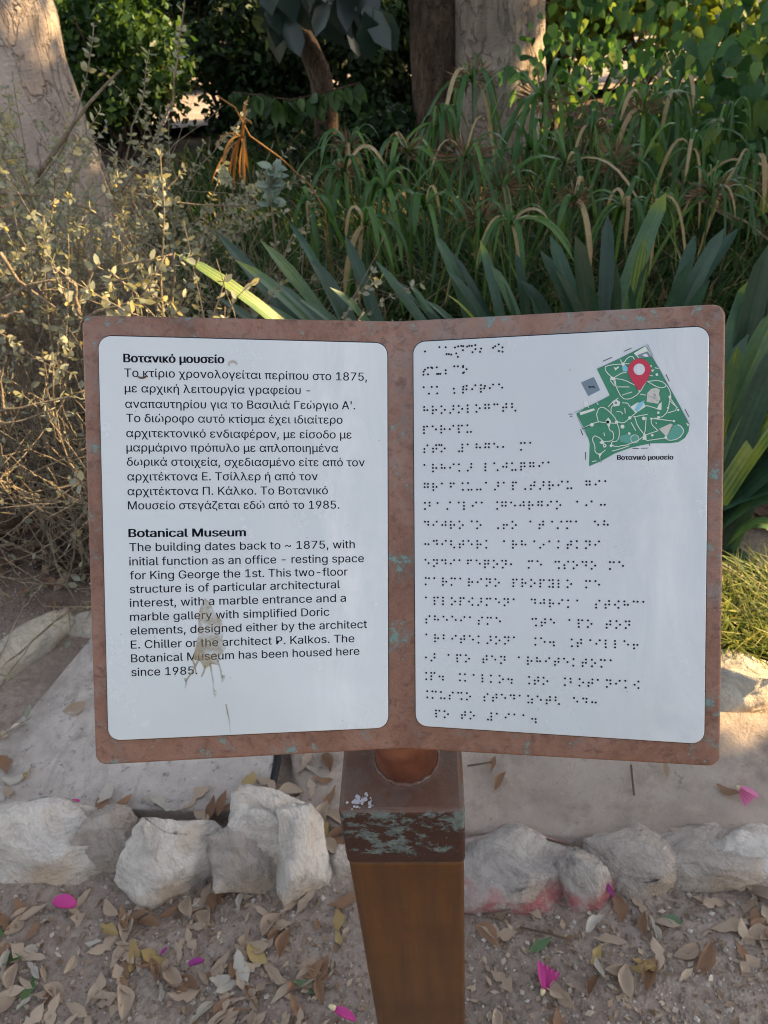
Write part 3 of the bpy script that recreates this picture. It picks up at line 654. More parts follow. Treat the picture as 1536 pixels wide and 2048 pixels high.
for k, s in RAW.items():
    for q in s.split(): x, y = map(float, q.split(',')); dots.append(unwing(*cp(k, x, y), 1, PH))
DX, DYv = .00245, .00245
mm = np.linalg.norm(unwing(1000, 1000, 1, PH) - unwing(1010, 1000, 1, PH)) / 10
DX = 6.75 * mm; DYv = 6.65 * np.linalg.norm(unwing(1000, 1000, 1, PH) - unwing(1000, 1010, 1, PH)) / 10
for k0, x0, y0, k1, x1, y1, last, cells in CELLS:
    a, b = unwing(*cp(k0, x0, y0), 1, PH), unwing(*cp(k1, x1, y1), 1, PH); e = (b - a) / last; en = unit(e); pn = np.array([en[1], -en[0]])
    for i, cell in enumerate(cells.split()):
        for ch in cell:
            d = int(ch)
            if d: dots.append(a + e * i + en * (DX if d > 3 else 0) + pn * DYv * ((d - 1) % 3))
dots = np.array(dots)
bag = Bag(); na = 8; an = np.arange(na) / na * 2 * np.pi; rd = 2.35 * mm
for s_, y_ in dots + rng.normal(size=dots.shape) * .00008:
    ring0 = wing(s_ + np.cos(an) * rd, y_ + np.sin(an) * rd, PH - .0001); ring1 = wing(s_ + np.cos(an) * rd * .7, y_ + np.sin(an) * rd * .7, PH + .0004); top = wing(np.array([s_]), np.array([y_]), PH + .0005)
    j = np.arange(na); j2 = (j + 1) % na
    bag.add(np.concatenate([ring0, ring1, top]), np.stack([na + j, na + j2, np.full(na, 2 * na)], 1), np.stack([j, j2, na + j2, na + j], 1))
bag.build('braille_text', M_BRAILLE, plate_r)

# ---- map on the right plate
def mp(x, y): return unwing(1120 + x / 5.4857, 670 + y / 5.4857, 1, PH)
MV, MF, MI = [], [], []
def map_poly(pts, h, mi):
    P = np.array([mp(*p) for p in pts]); n0 = len(MV)
    from mathutils.geometry import tessellate_polygon
    tri = tessellate_polygon([[Vector((p[0], p[1], 0)) for p in P]])
    for q in wing(P[:, 0], P[:, 1], PH + h): MV.append(q)
    for a, b, c in tri:
        cr = np.cross(P[b] - P[a], P[c] - P[a]); MF.append((n0 + a, n0 + b, n0 + c) if cr > 0 else (n0 + a, n0 + c, n0 + b)); MI.append(mi)
def map_line(pts, w, h, mi):
    P = np.array([mp(*p) for p in pts]); w = w / 5.4857 * mm * .5
    if len(P) > 2:                                                # round the bends
        Q = [P[0]]
        for i in range(len(P) - 1):
            a, b = P[i], P[i + 1]; Q += [a * .75 + b * .25, a * .25 + b * .75]
        Q.append(P[-1]); P = np.array(Q)
    T = unit(np.gradient(P, axis=0)); Nn = np.stack([-T[:, 1], T[:, 0]], 1); n0 = len(MV)
    for q in wing((P + Nn * w)[:, 0], (P + Nn * w)[:, 1], PH + h): MV.append(q)
    for q in wing((P - Nn * w)[:, 0], (P - Nn * w)[:, 1], PH + h): MV.append(q)
    k = len(P)
    for i in range(k - 1): MF.append((n0 + i, n0 + k + i, n0 + k + i + 1, n0 + i + 1)); MI.append(mi)
def circ(x, y, r, n=16): return [(x + r * math.cos(a), y + r * math.sin(a)) for a in np.arange(n) / n * 2 * math.pi]
G, Wt, BE, GR, BL, TE, DK = range(7)
map_poly([(405, 375), (650, 262), (830, 165), (935, 120), (1000, 215), (1100, 385), (1215, 600), (1420, 985), (1410, 1060), (1370, 1130), (1300, 1175), (1200, 1187), (990, 1190), (780, 1235), (600, 1300), (450, 1385), (318, 1440), (325, 1190), (310, 1130), (270, 1040), (180, 860), (310, 780), (430, 725), (545, 660)], .0001, G)
map_poly([(230, 520), (370, 460), (392, 500), (440, 605), (310, 672)], .0001, GR)
for p in ([(810, 200), (935, 125), (1015, 240), (860, 255)], [(575, 725), (620, 708), (660, 735), (650, 775), (590, 785)], [(770, 790), (850, 740), (925, 750), (935, 790), (830, 858)], [(500, 940), (530, 905), (560, 945), (540, 1020), (515, 980)], [(215, 850), (370, 805), (385, 825), (225, 880)], [(260, 720), (300, 720), (320, 800), (270, 800)],
          [(1085, 760), (1115, 735), (1112, 825), (1060, 815)], [(1380, 960), (1420, 985), (1400, 1000)], [(590, 350), (615, 362), (640, 340), (645, 360), (605, 392)], [(985, 330), (1010, 335), (1000, 360)], [(1000, 380), (1040, 380), (1010, 410)], [(840, 540), (890, 545), (868, 640)], [(430, 1180), (470, 1150), (490, 1190), (460, 1200)], [(915, 1090), (945, 1090), (950, 1150), (905, 1150)], [(410, 1300), (460, 1300), (440, 1335)], [(555, 450), (600, 470), (590, 500), (550, 490)]):
    map_poly(p, .0002, Wt)
map_poly([(1085, 1030), (1215, 970), (1250, 995), (1165, 1115)], .0002, BE)
map_poly([(955, 640), (1000, 590), (1060, 580), (1095, 600), (1085, 650), (1102, 700), (1075, 757), (1020, 745), (950, 735)], .0002, BE)
map_poly([(845, 222), (960, 180), (1005, 240), (870, 247)], .0003, GR); map_poly([(900, 220), (950, 205), (970, 238), (930, 240)], .0004, Wt)
map_poly([(680, 345), (710, 325), (745, 360), (740, 400), (690, 400)], .0002, BL)
map_poly([(815, 825), (850, 755), (930, 715), (905, 775), (850, 842)], .0003, BL)
map_poly([(1230, 990), (1300, 980), (1355, 1040), (1340, 1100), (1260, 1150), (1180, 1140), (1170, 1115)], .0002, TE)
map_poly([(655, 1110), (740, 1085), (860, 1110), (855, 1165), (760, 1190), (660, 1170)], .0002, TE)
for i, (x, y, r, mi) in enumerate([(1078, 853, 14, Wt), (918, 915, 20, Wt), (685, 1005, 22, Wt), (1012, 1100, 14, Wt), (490, 1215, 20, Wt), (1160, 1125, 16, Wt), (690, 320, 18, Wt), (585, 478, 16, Wt), (1205, 680, 16, Wt), (1295, 822, 13, Wt), (1250, 945, 13, Wt), (765, 910, 18, Wt), (620, 955, 18, Wt), (350, 985, 20, Wt), (1062, 435, 15, Wt), (1185, 800, 12, Wt), (1080, 905, 16, Wt), (1000, 918, 12, Wt), (930, 1100, 16, Wt), (760, 1080, 14, Wt), (560, 1215, 16, Wt)]): map_poly(circ(x, y, r), .0003, mi)
map_poly(circ(523, 955, 17), .0004, DK); map_poly(circ(490, 1215, 7), .0004, DK); map_poly(circ(612, 745, 14), .0004, GR)
for p in ([(495, 350), (540, 330), (690, 318), (760, 315)], [(690, 318), (750, 240), (800, 235), (815, 270)], [(495, 350), (500, 400), (580, 475), (700, 490), (820, 550)], [(580, 475), (615, 570), (680, 700), (770, 705), (870, 640), (940, 520)],
          [(615, 570), (760, 570)], [(580, 475), (680, 415), (730, 410)], [(950, 510), (1100, 495), (1180, 560), (1215, 640), (1205, 690)], [(960, 510), (1080, 580), (1150, 575), (1165, 550)], [(1205, 690), (1185, 840), (1110, 910), (1000, 915), (1000, 980), (1075, 1050)],
          [(1000, 915), (1250, 945)], [(1205, 690), (1300, 820), (1180, 855)], [(400, 870), (430, 790), (500, 800), (600, 900), (620, 950), (700, 970), (760, 915), (830, 855), (930, 770), (1010, 790), (1100, 820)], [(240, 1030), (350, 975), (420, 950), (480, 960), (620, 970)],
          [(400, 870), (420, 950)], [(530, 990), (545, 1050), (585, 1060), (590, 1160), (480, 1170)], [(620, 950), (655, 1050), (640, 1165), (560, 1170), (575, 1220), (660, 1225)], [(380, 1105), (350, 1140), (385, 1220), (380, 1280), (430, 1315), (500, 1260)], [(380, 1105), (440, 1130), (470, 1170)],
          [(820, 900), (850, 1000), (930, 1100)], [(945, 900), (930, 1100), (870, 1150), (790, 1185), (720, 1210), (660, 1215)], [(930, 1100), (1075, 1050)], [(945, 1160), (1150, 1130)], [(1155, 1130), (1200, 1160), (1300, 1140), (1365, 1060), (1330, 1000), (1290, 985)],
          [(530, 790), (560, 750), (640, 690)], [(680, 745), (740, 745), (770, 790)], [(880, 650), (940, 660)], [(660, 270), (690, 318)], [(550, 500), (600, 560)], [(600, 480), (615, 560)], [(680, 660), (790, 625)], [(560, 860), (560, 780), (620, 770)], [(620, 840), (670, 840), (690, 870)], [(800, 900), (960, 870)], [(430, 1315), (450, 1395)], [(350, 1390), (400, 1380)], [(1200, 720), (1290, 800)], [(980, 440), (1020, 450)], [(1040, 360), (1090, 370)], [(710, 800), (715, 860)], [(480, 1070), (490, 1110)], [(780, 960), (830, 1050)], [(1050, 960), (1060, 975)], [(570, 1275), (660, 1250), (760, 1215)], [(400, 740), (420, 765)]):
    map_line(p, 8.5, .00025, Wt)
map_line(circ(820, 1140, 45) + [(865, 1140)], 6, .00035, Wt)
for p in ([(940, 105), (1010, 240), (1215, 600), (1425, 985)], [(180, 862), (240, 1010), (312, 1130)], [(405, 372), (545, 310), (830, 170), (920, 125)], [(960, 100), (1020, 230)], [(160, 850), (300, 790), (545, 668)], [(862, 250), (1010, 242)]): map_line(p, 5, .0004, GR)
for p in ([(470, 288), (570, 245)], [(700, 180), (785, 145)], [(1160, 430), (1200, 510)], [(1370, 815), (1415, 900)], [(795, 1245), (865, 1245)], [(890, 1243), (965, 1240)], [(280, 1285), (282, 1370)], [(225, 1035), (250, 1098)], [(92, 868), (142, 868)], [(110, 892), (135, 892)], [(310, 560), (385, 578)], [(312, 580), (380, 560)], [(265, 800), (305, 795)], [(240, 1030), (330, 995)], [(445, 1350), (450, 1400)], [(980, 1190), (985, 1215)]): map_line(p, 6.5, .0003, DK)
for k in range(26):                                               # small squiggles on the beige lawn
    x, y = 1030 + rng.normal() * 32, 672 + rng.normal() * 38; map_line([(x, y), (x + 6, y + 14)], 3.5, .0003, GR)
mesh_obj('park_map', MV, MF, [M_MGREEN, M_MWHITE, M_MBEIGE, M_MGREY, M_MBLUE, M_MTEAL, M_INK], plate_r, smooth=False, mat_idx=MI)
MV, MF, MI = [], [], []
pin = [(870 + 125 * math.cos(a), 385 + 125 * math.sin(a)) for a in np.linspace(math.radians(155), math.radians(385), 30)]
pin += [(955, 500), (915, 555), (880, 603), (868, 607), (856, 603), (830, 560), (785, 500)]
map_poly(pin, .0006, 0); map_poly(circ(868, 378, 63, 24), .0007, 1)
mesh_obj('location_pin', MV, MF, [M_PINR, M_PLATE], plate_r, smooth=False, mat_idx=MI)
text_lines('map_caption', [('Βοτανικό μουσείο', 1120 + 628 / 5.4857, 670 + 1370 / 5.4857, 1120 + 1241 / 5.4857, 670 + 1366 / 5.4857)], 1, SZ * .56, BOLD, M_INK, plate_r, .00012)

# ---- wear on the left plate: dried brown drip, two chips
def flat_blob(P, h): return wing(np.array([p[0] for p in P]), np.array([p[1] for p in P]), h)
bag = Bag()
def blob(pts, h):
    P = [unwing(u, v, -1, PH) for u, v in pts]; c = np.mean(P, 0); V = flat_blob([c] + P, h); n = len(P)
    bag.add(V, [(0, (i + 1) % n + 1, i + 1) for i in range(n)])
blob([(410, 1196), (420, 1204), (430, 1226), (444, 1240), (448, 1262), (445, 1280), (452, 1296), (440, 1312), (436, 1330), (424, 1328), (410, 1338), (400, 1322), (386, 1318), (392, 1290), (398, 1262), (396, 1232), (402, 1210)], PH + .00025)
for x0, y0, x1, y1, w in ((398, 1318, 372, 1362, 3), (410, 1330, 404, 1352, 3), (420, 1326, 428, 1388, 2.2), (434, 1318, 444, 1356, 2.6), (430, 1380, 430, 1392, 3), (447, 1350, 444, 1362, 4), (371, 1356, 371, 1374, 3), (452, 1408, 461, 1466, 1.2), (385, 1318, 392, 1346, 2)):
    mx_, my_ = (x0 + x1) / 2 + 2, (y0 + y1) / 2
    blob([(x0 - w, y0), (mx_ - w * .6, my_), (x1 - w * .7, y1), (x1, y1 + w), (x1 + w * .7, y1), (mx_ + w * .6, my_), (x0 + w, y0)], PH + .00035)
st = bag.build('stain', M_STAIN, plate_l); st['label'] = 'dried brown drip over the English text'
for cx_, cy2, r_, a0, a1 in ((466, 728, 8, 2.4, 6.6), (284, 748, 11, .35, 2.6)):
    aa = np.linspace(a0, a1, 9); P = np.array([unwing(cx_ + r_ * math.cos(a), cy2 + r_ * math.sin(a) * .7, -1, PH) for a in aa])
    bag = Bag(); tube(bag, wing(P[:, 0], P[:, 1], PH + .0002), np.array([.2, .6, 1, 1.1, 1.1, 1.1, 1, .6, .2]) * .0007, 6)
    ch = bag.build('chip', M_CHIP if cx_ > 400 else M_TWIG, plate_l); ch['label'] = 'small pale curved chip after the Greek heading' if cx_ > 400 else 'small dark curved chip under the Greek heading'

# ------------------------------------------------------------------ stones
def rock(label, px_l, px_r, depth, height, seed, mat=None, z0=0.0, group='rough stones edging the path', name='edging_stone', planes=24, sharp=.52, cat='stone', tilt=0.0, box=.8):
    """faceted stone whose foot runs between two photo points"""
    a, b = gz(*px_l, z0), gz(*px_r, z0); c = (a + b) / 2; ex = b - a; ln = np.linalg.norm(ex) / 2; an = math.atan2(ex[1], ex[0])
    r_ = np.random.default_rng(seed)
    bm = bmesh.new(); bmesh.ops.create_icosphere(bm, subdivisions=5, radius=1.0)
    V = np.array([v.co[:] for v in bm.verts]); F = np.array([[v.index for v in f.verts] for f in bm.faces]); bm.free()
    V = np.sign(V) * np.abs(V) ** box
    for _ in range(planes):
        nrm = unit(r_.normal(size=3)); d = r_.uniform(sharp, .95)
        V -= np.maximum(0, V @ nrm - d)[:, None] * nrm
    V *= np.array([1, 1, 1]) / np.abs(V).max(0)
    off = r_.uniform(0, 50)
    nz = np.array([noise.fractal(Vector(v * 2.6) + Vector((off, 0, 0)), .6, 2.1, 5) for v in V]) * .075
    rg = np.array([noise.noise(Vector(v * 1.3) + Vector((0, off, 0))) for v in V]) * .10
    V *= (1 + nz + rg)[:, None]
    V *= np.array([ln * 1.04, depth, height])
    V[:, 2] += V[:, 0] * math.tan(tilt)
    ca, sa = math.cos(an), math.sin(an)
    W = np.stack([V[:, 0] * ca - V[:, 1] * sa, V[:, 0] * sa + V[:, 1] * ca, V[:, 2]], 1) + np.array([c[0], c[1] + depth * .55, z0 + height * .16])
    o = mesh_obj(name, W, [F], mat or M_ROCK, loc=(c[0], c[1] + depth * .5, z0), smooth=True)
    return tag(o, label, cat, group)
rock('long low grey stone at the left end of the front row', (-90, 1742), (258, 1750), .085, .12, 3, box=.62)
rock('tall pointed grey stone with ochre stain, third from the post on the left', (228, 1780), (446, 1786), .085, .165, 11, sharp=.5, box=.7)
rock('brown earthy lump wedged between two pale stones left of the post', (385, 1768), (600, 1776), .08, .12, 21, M_ROCKB, box=.6)
rock('pale angular stone with white faces, next to the post on its left', (540, 1800), (668, 1765), .075, .155, 34, planes=18, sharp=.48)
rock('rounded grey stone tucked behind the long low stone', (150, 1730), (270, 1738), .06, .105, 45, M_ROCKB)
rock('white slanting stone slab leaning on the brown lump', (455, 1718), (640, 1722), .075, .15, 57, planes=10, sharp=.6, tilt=-.05)
rock('small flat stone beside the left side of the post', (645, 1742), (720, 1748), .04, .04, 61, M_ROCKB)
rock('grey stone with a red painted foot, right beside the post', (860, 1782), (1215, 1792), .09, .064, 71, M_ROCKR, box=.42, sharp=.72, planes=20)
rock('squat stone with a bright red painted face', (1110, 1802), (1238, 1806), .06, .088, 83, M_ROCKR, box=.45, sharp=.66)
rock('small brown stone between the red painted stone and the low ridge', (1180, 1772), (1400, 1766), .075, .056, 95, M_ROCKB, box=.42, sharp=.72, planes=20)
rock('low grey ridge stone right of the red painted stone', (1290, 1760), (1530, 1754), .075, .052, 101, M_ROCKB, box=.42, sharp=.72, planes=20)
rock('grey stone at the right end of the front row', (1400, 1764), (1660, 1768), .085, .08, 113, box=.6)
rock('pale long edging stone lying slantwise at the left behind the slab', (-130, 1450), (175, 1240), .045, .07, 127, M_ROCKW, box=.5, sharp=.7, group='stones edging the planting bed')
rock('pale edging stone running behind the left edge of the sign', (120, 1262), (330, 1262), .055, .065, 131, M_ROCKW, group='stones edging the planting bed')
rock('sunlit cream edging stone at the right behind the sign', (1370, 1402), (1620, 1412), .11, .085, 149, M_ROCKW, group='stones edging the planting bed')
rock('dark earthy boulder at the left edge beneath the shrub', (-70, 1062), (66, 1080), .16, .17, 163, M_ROCKD, group='boulders', cat='boulder', name='boulder')
# slab left of the post
sp = [gz(u, v, .05) for u, v in ((186, 1268), (480, 1268), (556, 1440), (543, 1560), (526, 1622), (250, 1618), (-20, 1608), (-120, 1560), (60, 1420))]
bm = bmesh.new(); vs = [bm.verts.new((p[0], p[1], -.02)) for p in sp]; f = bm.faces.new(vs)
ex = bmesh.ops.extrude_face_region(bm, geom=[f])
for g in ex['geom']:
    if isinstance(g, bmesh.types.BMVert): g.co.z = .05
bmesh.ops.recalc_face_normals(bm, faces=bm.faces[:])
bmesh.ops.bevel(bm, geom=[e for e in bm.edges if e.verts[0].co.z > .04 and e.verts[1].co.z > .04], offset=.006, segments=2, profile=.5, affect='EDGES')
tag(bm_obj('stone_slab', bm, M_SLAB, loc=(sp[0][0], sp[0][1], 0)), 'flat pale grey slab behind the stones left of the post', 'slab')
bag = Bag(); tube(bag, [gz(560, 1470, .045), gz(553, 1530, .045), gz(541, 1585, .045), gz(531, 1622, .04)], [.008, .0085, .0085, .006], 8)
tag(bag.build('strip', M_BLACK, loc=gz(545, 1560, 0)), 'narrow black strip along the right edge of the pale slab', 'strip')

# ------------------------------------------------------------------ fallen leaves, petals, grit
def dry_leaf_mesh(seed, wide):
    r_ = np.random.default_rng(seed); n = 9; tt = np.linspace(0, 1, n); L = 1.0
    w = wide * np.sin(np.pi * np.clip(tt, 0, 1) ** .85) ** .8 * (1 + .12 * r_.normal(size=n)); w[0] = .012; w[-1] = .004
    bend = r_.uniform(.05, .32); cup = r_.uniform(-.3, 1.3); tw = r_.uniform(-1.1, 1.1); sb = r_.uniform(-.12, .12)
    if seed % 3 == 1: w[r_.integers(2, 7)] *= .45
    V = []
    for t_, ww in zip(tt, w):
        for k in (-1, -.5, 0, .5, 1):
            x = t_ - .5; y = k * ww + sb * math.sin(math.pi * t_); z = cup * ww * k * k * .9 + bend * (2 * (t_ - .5)) ** 2 * .35
            z += .03 * math.sin(9 * t_ + seed) * abs(k); a = tw * (t_ - .5) * 1.3
            V.append((x, y * math.cos(a) - z * math.sin(a), y * math.sin(a) + z * math.cos(a)))
    F = [(i * 5 + j, i * 5 + j + 1, (i + 1) * 5 + j + 1, (i + 1) * 5 + j) for i in range(n - 1) for j in range(4)]
    V = np.array(V); n0 = len(V)                                   # stalk
    V = np.concatenate([V, [(-.5, -.008, V[2, 2]), (-.5, .008, V[2, 2]), (-.66, .01, V[2, 2] + .02), (-.66, 0, V[2, 2] + .02)]])
    F.append((n0, n0 + 1, n0 + 2, n0 + 3)); V[:, 2] -= V[:, 2].min()
    me = bpy.data.meshes.new('dry_leaf'); me.from_pydata(V.tolist(), [], F); me.polygons.foreach_set('use_smooth', [True] * len(F)); me.update(); return me
LM = {k: [] for k in DRY}
for k in DRY:
    for s in range(5):
        me = dry_leaf_mesh(s * 13 + len(k), (.15, .19, .24, .17, .21)[s]); me.materials.append(DRY[k]); LM[k].append(me)
PLACED = []
def in_view_free(u, v):
    if 150 < u < 1460 and 600 < v < 1535: return False
    if 690 < u < 950 and v > 1490: return False
    return True
def on_stone(u, v):
    return ((-20 < u < 665 and 1610 < v < 1790) or (940 < u < 1230 and 1680 < v < 1795) or (1230 < u < 1536 and 1690 < v < 1745))
ADJ = ['curled', 'flat', 'twisted', 'small', 'large']
def fallen(u, v, kind, size=None, z=None, where='', rot=None):
    zb = ground_z(*gz(u, v)[:2]) + .004 if z is None else z
    p = gz(u, v, zb); o = bpy.data.objects.new('dry_leaf' if kind != 'green' else 'fallen_leaf', random.choice(LM[kind])); COL.objects.link(o)
    s = size or random.uniform(.03, .064)
    o.location = p + np.array([0, 0, random.uniform(0, .006)]); o.scale = (s, s, s)
    o.rotation_euler = (random.gauss(0, .25), random.gauss(0, .22), random.uniform(0, 6.28) if rot is None else rot)
    tag(o, f'dry {kind} leaf lying {where}' if kind != 'green' else f'fallen green leaf lying {where}', 'leaf', f'{kind} leaves lying {where}')
def pick(): return random.choices(['tan', 'brown', 'pale', 'yellowish', 'green'], [.62, .22, .08, .06, .02])[0]
n_l = 0
while n_l < 150:
    u = random.uniform(-10, 700); v = random.uniform(1768, 2050)
    if not in_view_free(u, v) or on_stone(u, v): continue
    dens = (1.0 if (u < 480 and v > 1830) else .6) * (.25 + 1.5 * max(0, .5 + noise.noise(Vector((u / 90, v / 55, 1.3)))))
    if random.random() > dens: continue
    fallen(u, v, pick(), where='on the soil left of the post'); n_l += 1
n_l = 0
while n_l < 46:
    u = random.uniform(945, 1545); v = random.uniform(1775, 2050)
    if not in_view_free(u, v) or on_stone(u, v): continue
    if random.random() > (1.0 if (u > 1180 and v < 1960) else .42): continue
    fallen(u, v, pick(), size=random.uniform(.035, .07), where='on the soil right of the post'); n_l += 1
for u, v, k in ((505, 1560, 'yellowish'), (535, 1572, 'tan'), (470, 1618, 'brown'), (445, 1612, 'brown'), (580, 1590, 'tan'), (645, 1560, 'brown'), (620, 1580, 'tan'), (600, 1600, 'tan'), (660, 1600, 'brown'), (672, 1640, 'tan'), (650, 1630, 'tan'), (680, 1665, 'brown'), (640, 1655, 'yellowish'), (610, 1530, 'tan'), (655, 1530, 'brown'), (680, 1690, 'brown'), (590, 1625, 'brown'), (625, 1545, 'pale'), (660, 1690, 'tan')):
    fallen(u, v, k, size=random.uniform(.045, .075), z=.052 if u < 540 else .03, where='between the slab and the post')
for u, v, k in ((40, 1455, 'pale'), (20, 1580, 'tan'), (5, 1530, 'brown'), (150, 1415, 'tan'), (28, 1558, 'pale'), (210, 1590, 'pale'), (300, 1600, 'pale'), (60, 1545, 'yellowish'), (8, 1470, 'tan')):
    fallen(u, v, k, size=random.uniform(.04, .07), z=.053, where='on the pale slab')
for u, v, k in ((1000, 1565, 'brown'), (1362, 1665, 'tan'), (1398, 1690, 'green'), (985, 1530, 'brown'), (1455, 1580, 'brown'), (1330, 1540, 'tan'), (1220, 1690, 'brown')):
    fallen(u, v, k, size=random.uniform(.04, .06), z=.036, where='on the dirt path')
for i in range(26):
    u = random.uniform(-5, 160); v = random.uniform(960, 1215)
    fallen(u, v, random.choice(['brown', 'tan', 'brown']), size=random.uniform(.04, .07), where='on the dark soil under the left shrub')
# petals
def petal(u, v, mat, L, w, rot, label, z=.012, flower=False, base=None):
    L *= .85; w *= .85; p = gz(u, v, z); root = empty('flower' if flower else 'petal', (p[0], p[1], z - .008), label, 'flower' if flower else 'petal', 'fallen pink petals and flowers')
    bag = Bag(); ca, sa = math.cos(rot), math.sin(rot)
    for k in range(5 if flower else 2):
        d = .0 if not flower else (k - 2) * .22
        n = 7; tt = np.linspace(0, 1, n); V = []
        for t_ in tt:
            ww = w * math.sin(math.pi * min(1, .12 + t_ * .8)) ** .8
            for q in (-1, 0, 1):
                x = (t_ - .5) * L; y = q * ww + d * t_ * L; zz = .35 * w * q * q + .12 * L * math.sin(t_ * 3.1) + k * .003
                V.append((p[0] + x * ca - y * sa, p[1] + x * sa + y * ca, z + zz))
        bag.add(V, None, [(i * 3 + j, i * 3 + j + 1, (i + 1) * 3 + j + 1, (i + 1) * 3 + j) for i in range(n - 1) for j in range(2)])
    bag.build('petals' if flower else 'blade', mat, root)
    if base:
        bag = Bag(); q = np.array([[p[0] - ca * L * f_, p[1] - sa * L * f_, z + .006] for f_ in (.42, .55, .72)]); tube(bag, q, [.004, .005, .0025], 7); bag.build('flower_base', base, root)
for u, v, k in ((200, 1618, 'brown'), (225, 1632, 'tan'), (245, 1622, 'brown'), (395, 1600, 'tan'), (420, 1620, 'brown'), (405, 1640, 'tan'), (470, 1632, 'tan'), (330, 1612, 'pale')):
    fallen(u, v, k, size=random.uniform(.05, .075), z=.05, where='in the gap between the slab and the left stones')
petal(130, 1808, M_PINK, .058, .016, 2.9, 'large magenta petal on the soil below the left stones', z=.02)
petal(148, 1606, M_PINK, .03, .006, .2, 'small magenta petal on the slab behind the left stones', z=.056)
petal(393, 1926, M_PLUM, .034, .007, .15, 'dark plum petal among the dry leaves left of the post')
petal(1490, 1594, M_PINKL, .04, .008, -1.25, 'pale pink flower with cream base on the dirt path at the right', z=.04, flower=True, base=M_CREAM)
petal(1092, 1960, M_PINK, .048, .008, 1.1, 'magenta trumpet flower on the soil right of the post', flower=True, base=M_CREAM)
petal(690, 2030, M_PINK, .05, .009, -.5, 'pink and white petal at the bottom edge left of the post', base=M_CREAM)
petal(1217, 1780, M_PLUM, .038, .005, -1.3, 'narrow plum petal standing against the red painted stone', z=.03)
petal(328, 1903, M_PLUM, .018, .003, .9, 'tiny plum petal sliver in the dry leaves at the lower left')
# twigs
for pts, z, lab in (([(935, 1532), (985, 1524)], .05, 'short dark twig on the path right of the post'), ([(1030, 1647), (1080, 1675), (1140, 1690)], .05, 'thin bent twig above the red painted stone'), ([(1040, 1855), (1100, 1868), (1140, 1880)], .02, 'thin dry twig on the soil right of the post'), ([(1262, 1530), (1268, 1590)], .04, 'fine twig lying across the middle of the path')):
    bag = Bag(); P = np.array([gz(u, v, z) for u, v in pts]); tube(bag, P, .0022, 5); tag(bag.build('twig', M_TWIG, loc=(P[0][0], P[0][1], z)), lab, 'twig')
# grit
bag = Bag(); PV = np.array([(1, 0, 0), (-1, 0, 0), (0, 1, 0), (0, -1, 0), (0, 0, 1), (0, 0, -1)], float); PF = np.array([(0, 2, 4), (2, 1, 4), (1, 3, 4), (3, 0, 4), (2, 0, 5), (1, 2, 5), (3, 1, 5), (0, 3, 5)])
for i in range(5200):
    if i < 4300: u, v = rng.uniform(-20, 1560), rng.uniform(1690, 2060)
    else: u, v = rng.uniform(-20, 200), rng.uniform(960, 1300)
    p = gz(u, v); s = .0012 + .0045 * rng.random() ** 4 + .0015 * rng.random()
    V = (PV * rng.uniform(.6, 1.3, (6, 1)) + rng.normal(size=(6, 3)) * .12) * s
    p[2] = ground_z(p[0], p[1]) + s * .3; bag.add(V + p, PF, None, rng.random() ** 1.4)
tag(bag.build('gravel', M_GRAVEL, smooth=False), 'grit and small pebbles scattered over the soil', 'gravel', kind='stuff')

# ------------------------------------------------------------------ openings cut in the foliage so sun reaches chosen spots
LIT = [(at(230, 600, 1.75), .33), (at(60, 640, 1.72), .30), (at(400, 570, 1.85), .22), (at(90, 760, 1.8), .2), (gz(1540, 1380), .15), (at(1280, 80, 4.9), .2), (at(1480, 100, 5.0), .22), (at(1180, 40, 5.2), .15), (gz(1510, 1265), .24), (gz(1600, 1320), .2), (at(1060, 130, 6.0), .14), (at(1120, 60, 5.2), .2), (at(1200, 180, 5.0), .15), (at(470, 300, 2.6), .10), (at(1400, 120, 9.5), .8), (at(1520, 90, 10), .9), (at(1280, 60, 8), .35), (at(395, 270, 9.6), .4)]
def shaded(P, jit=.04):
    """True where a leaf may hang: it does not stand in the way of one of the sunbeams"""
    ok = np.ones(len(P), bool)
    for c, r in LIT:
        w = P - c; along = w @ SUN; d = np.linalg.norm(w - along[:, None] * SUN, axis=1) + rng.normal(size=len(P)) * jit
        ok &= ~((along > .6) & (d < r + .09))
    return ok
def crown(name, c, rad, n, L, mat, parent, clumps=40, carve=True, shape='diamond'):
    cc = rand_dirs(clumps) * (rng.random((clumps, 1)) ** .4) * np.array(rad) * .85 + np.array(c)
    P = cc[rng.integers(0, clumps, n)] + rng.normal(size=(n, 3)) * np.array(rad) * .17
    if carve: P = P[shaded(P)]
    k = len(P); N = unit(rng.normal(size=(k, 3)) * .7 + np.array([0, 0, .8])); D = rand_dirs(k); D = D - (D * N).sum(1)[:, None] * N
    bag = Bag(); l = L * rng.uniform(.7, 1.3, k); leaves(bag, P, D, N, l, l * .3, shape, rng.random(k)); return bag.build(name, mat, parent)
def trunk(name, pts, rad, mat, parent, sides=22, rough=.06):
    P = np.array(pts, float); tt = np.linspace(0, len(P) - 1, 26); k = np.arange(len(P))
    C = np.stack([np.interp(tt, k, P[:, i]) for i in range(3)], 1); r = np.interp(tt, k, rad)
    bag = Bag(); tube(bag, C, r, sides); V = bag.V[0]
    for i in range(len(V)):
        d = V[i] - C[min(i // sides, len(C) - 1)]; V[i] += d * rough * 2 * noise.noise(Vector(V[i]) * 3.0) + d * rough * noise.noise(Vector(V[i]) * 11.0)
    return bag.build(name, mat, parent)

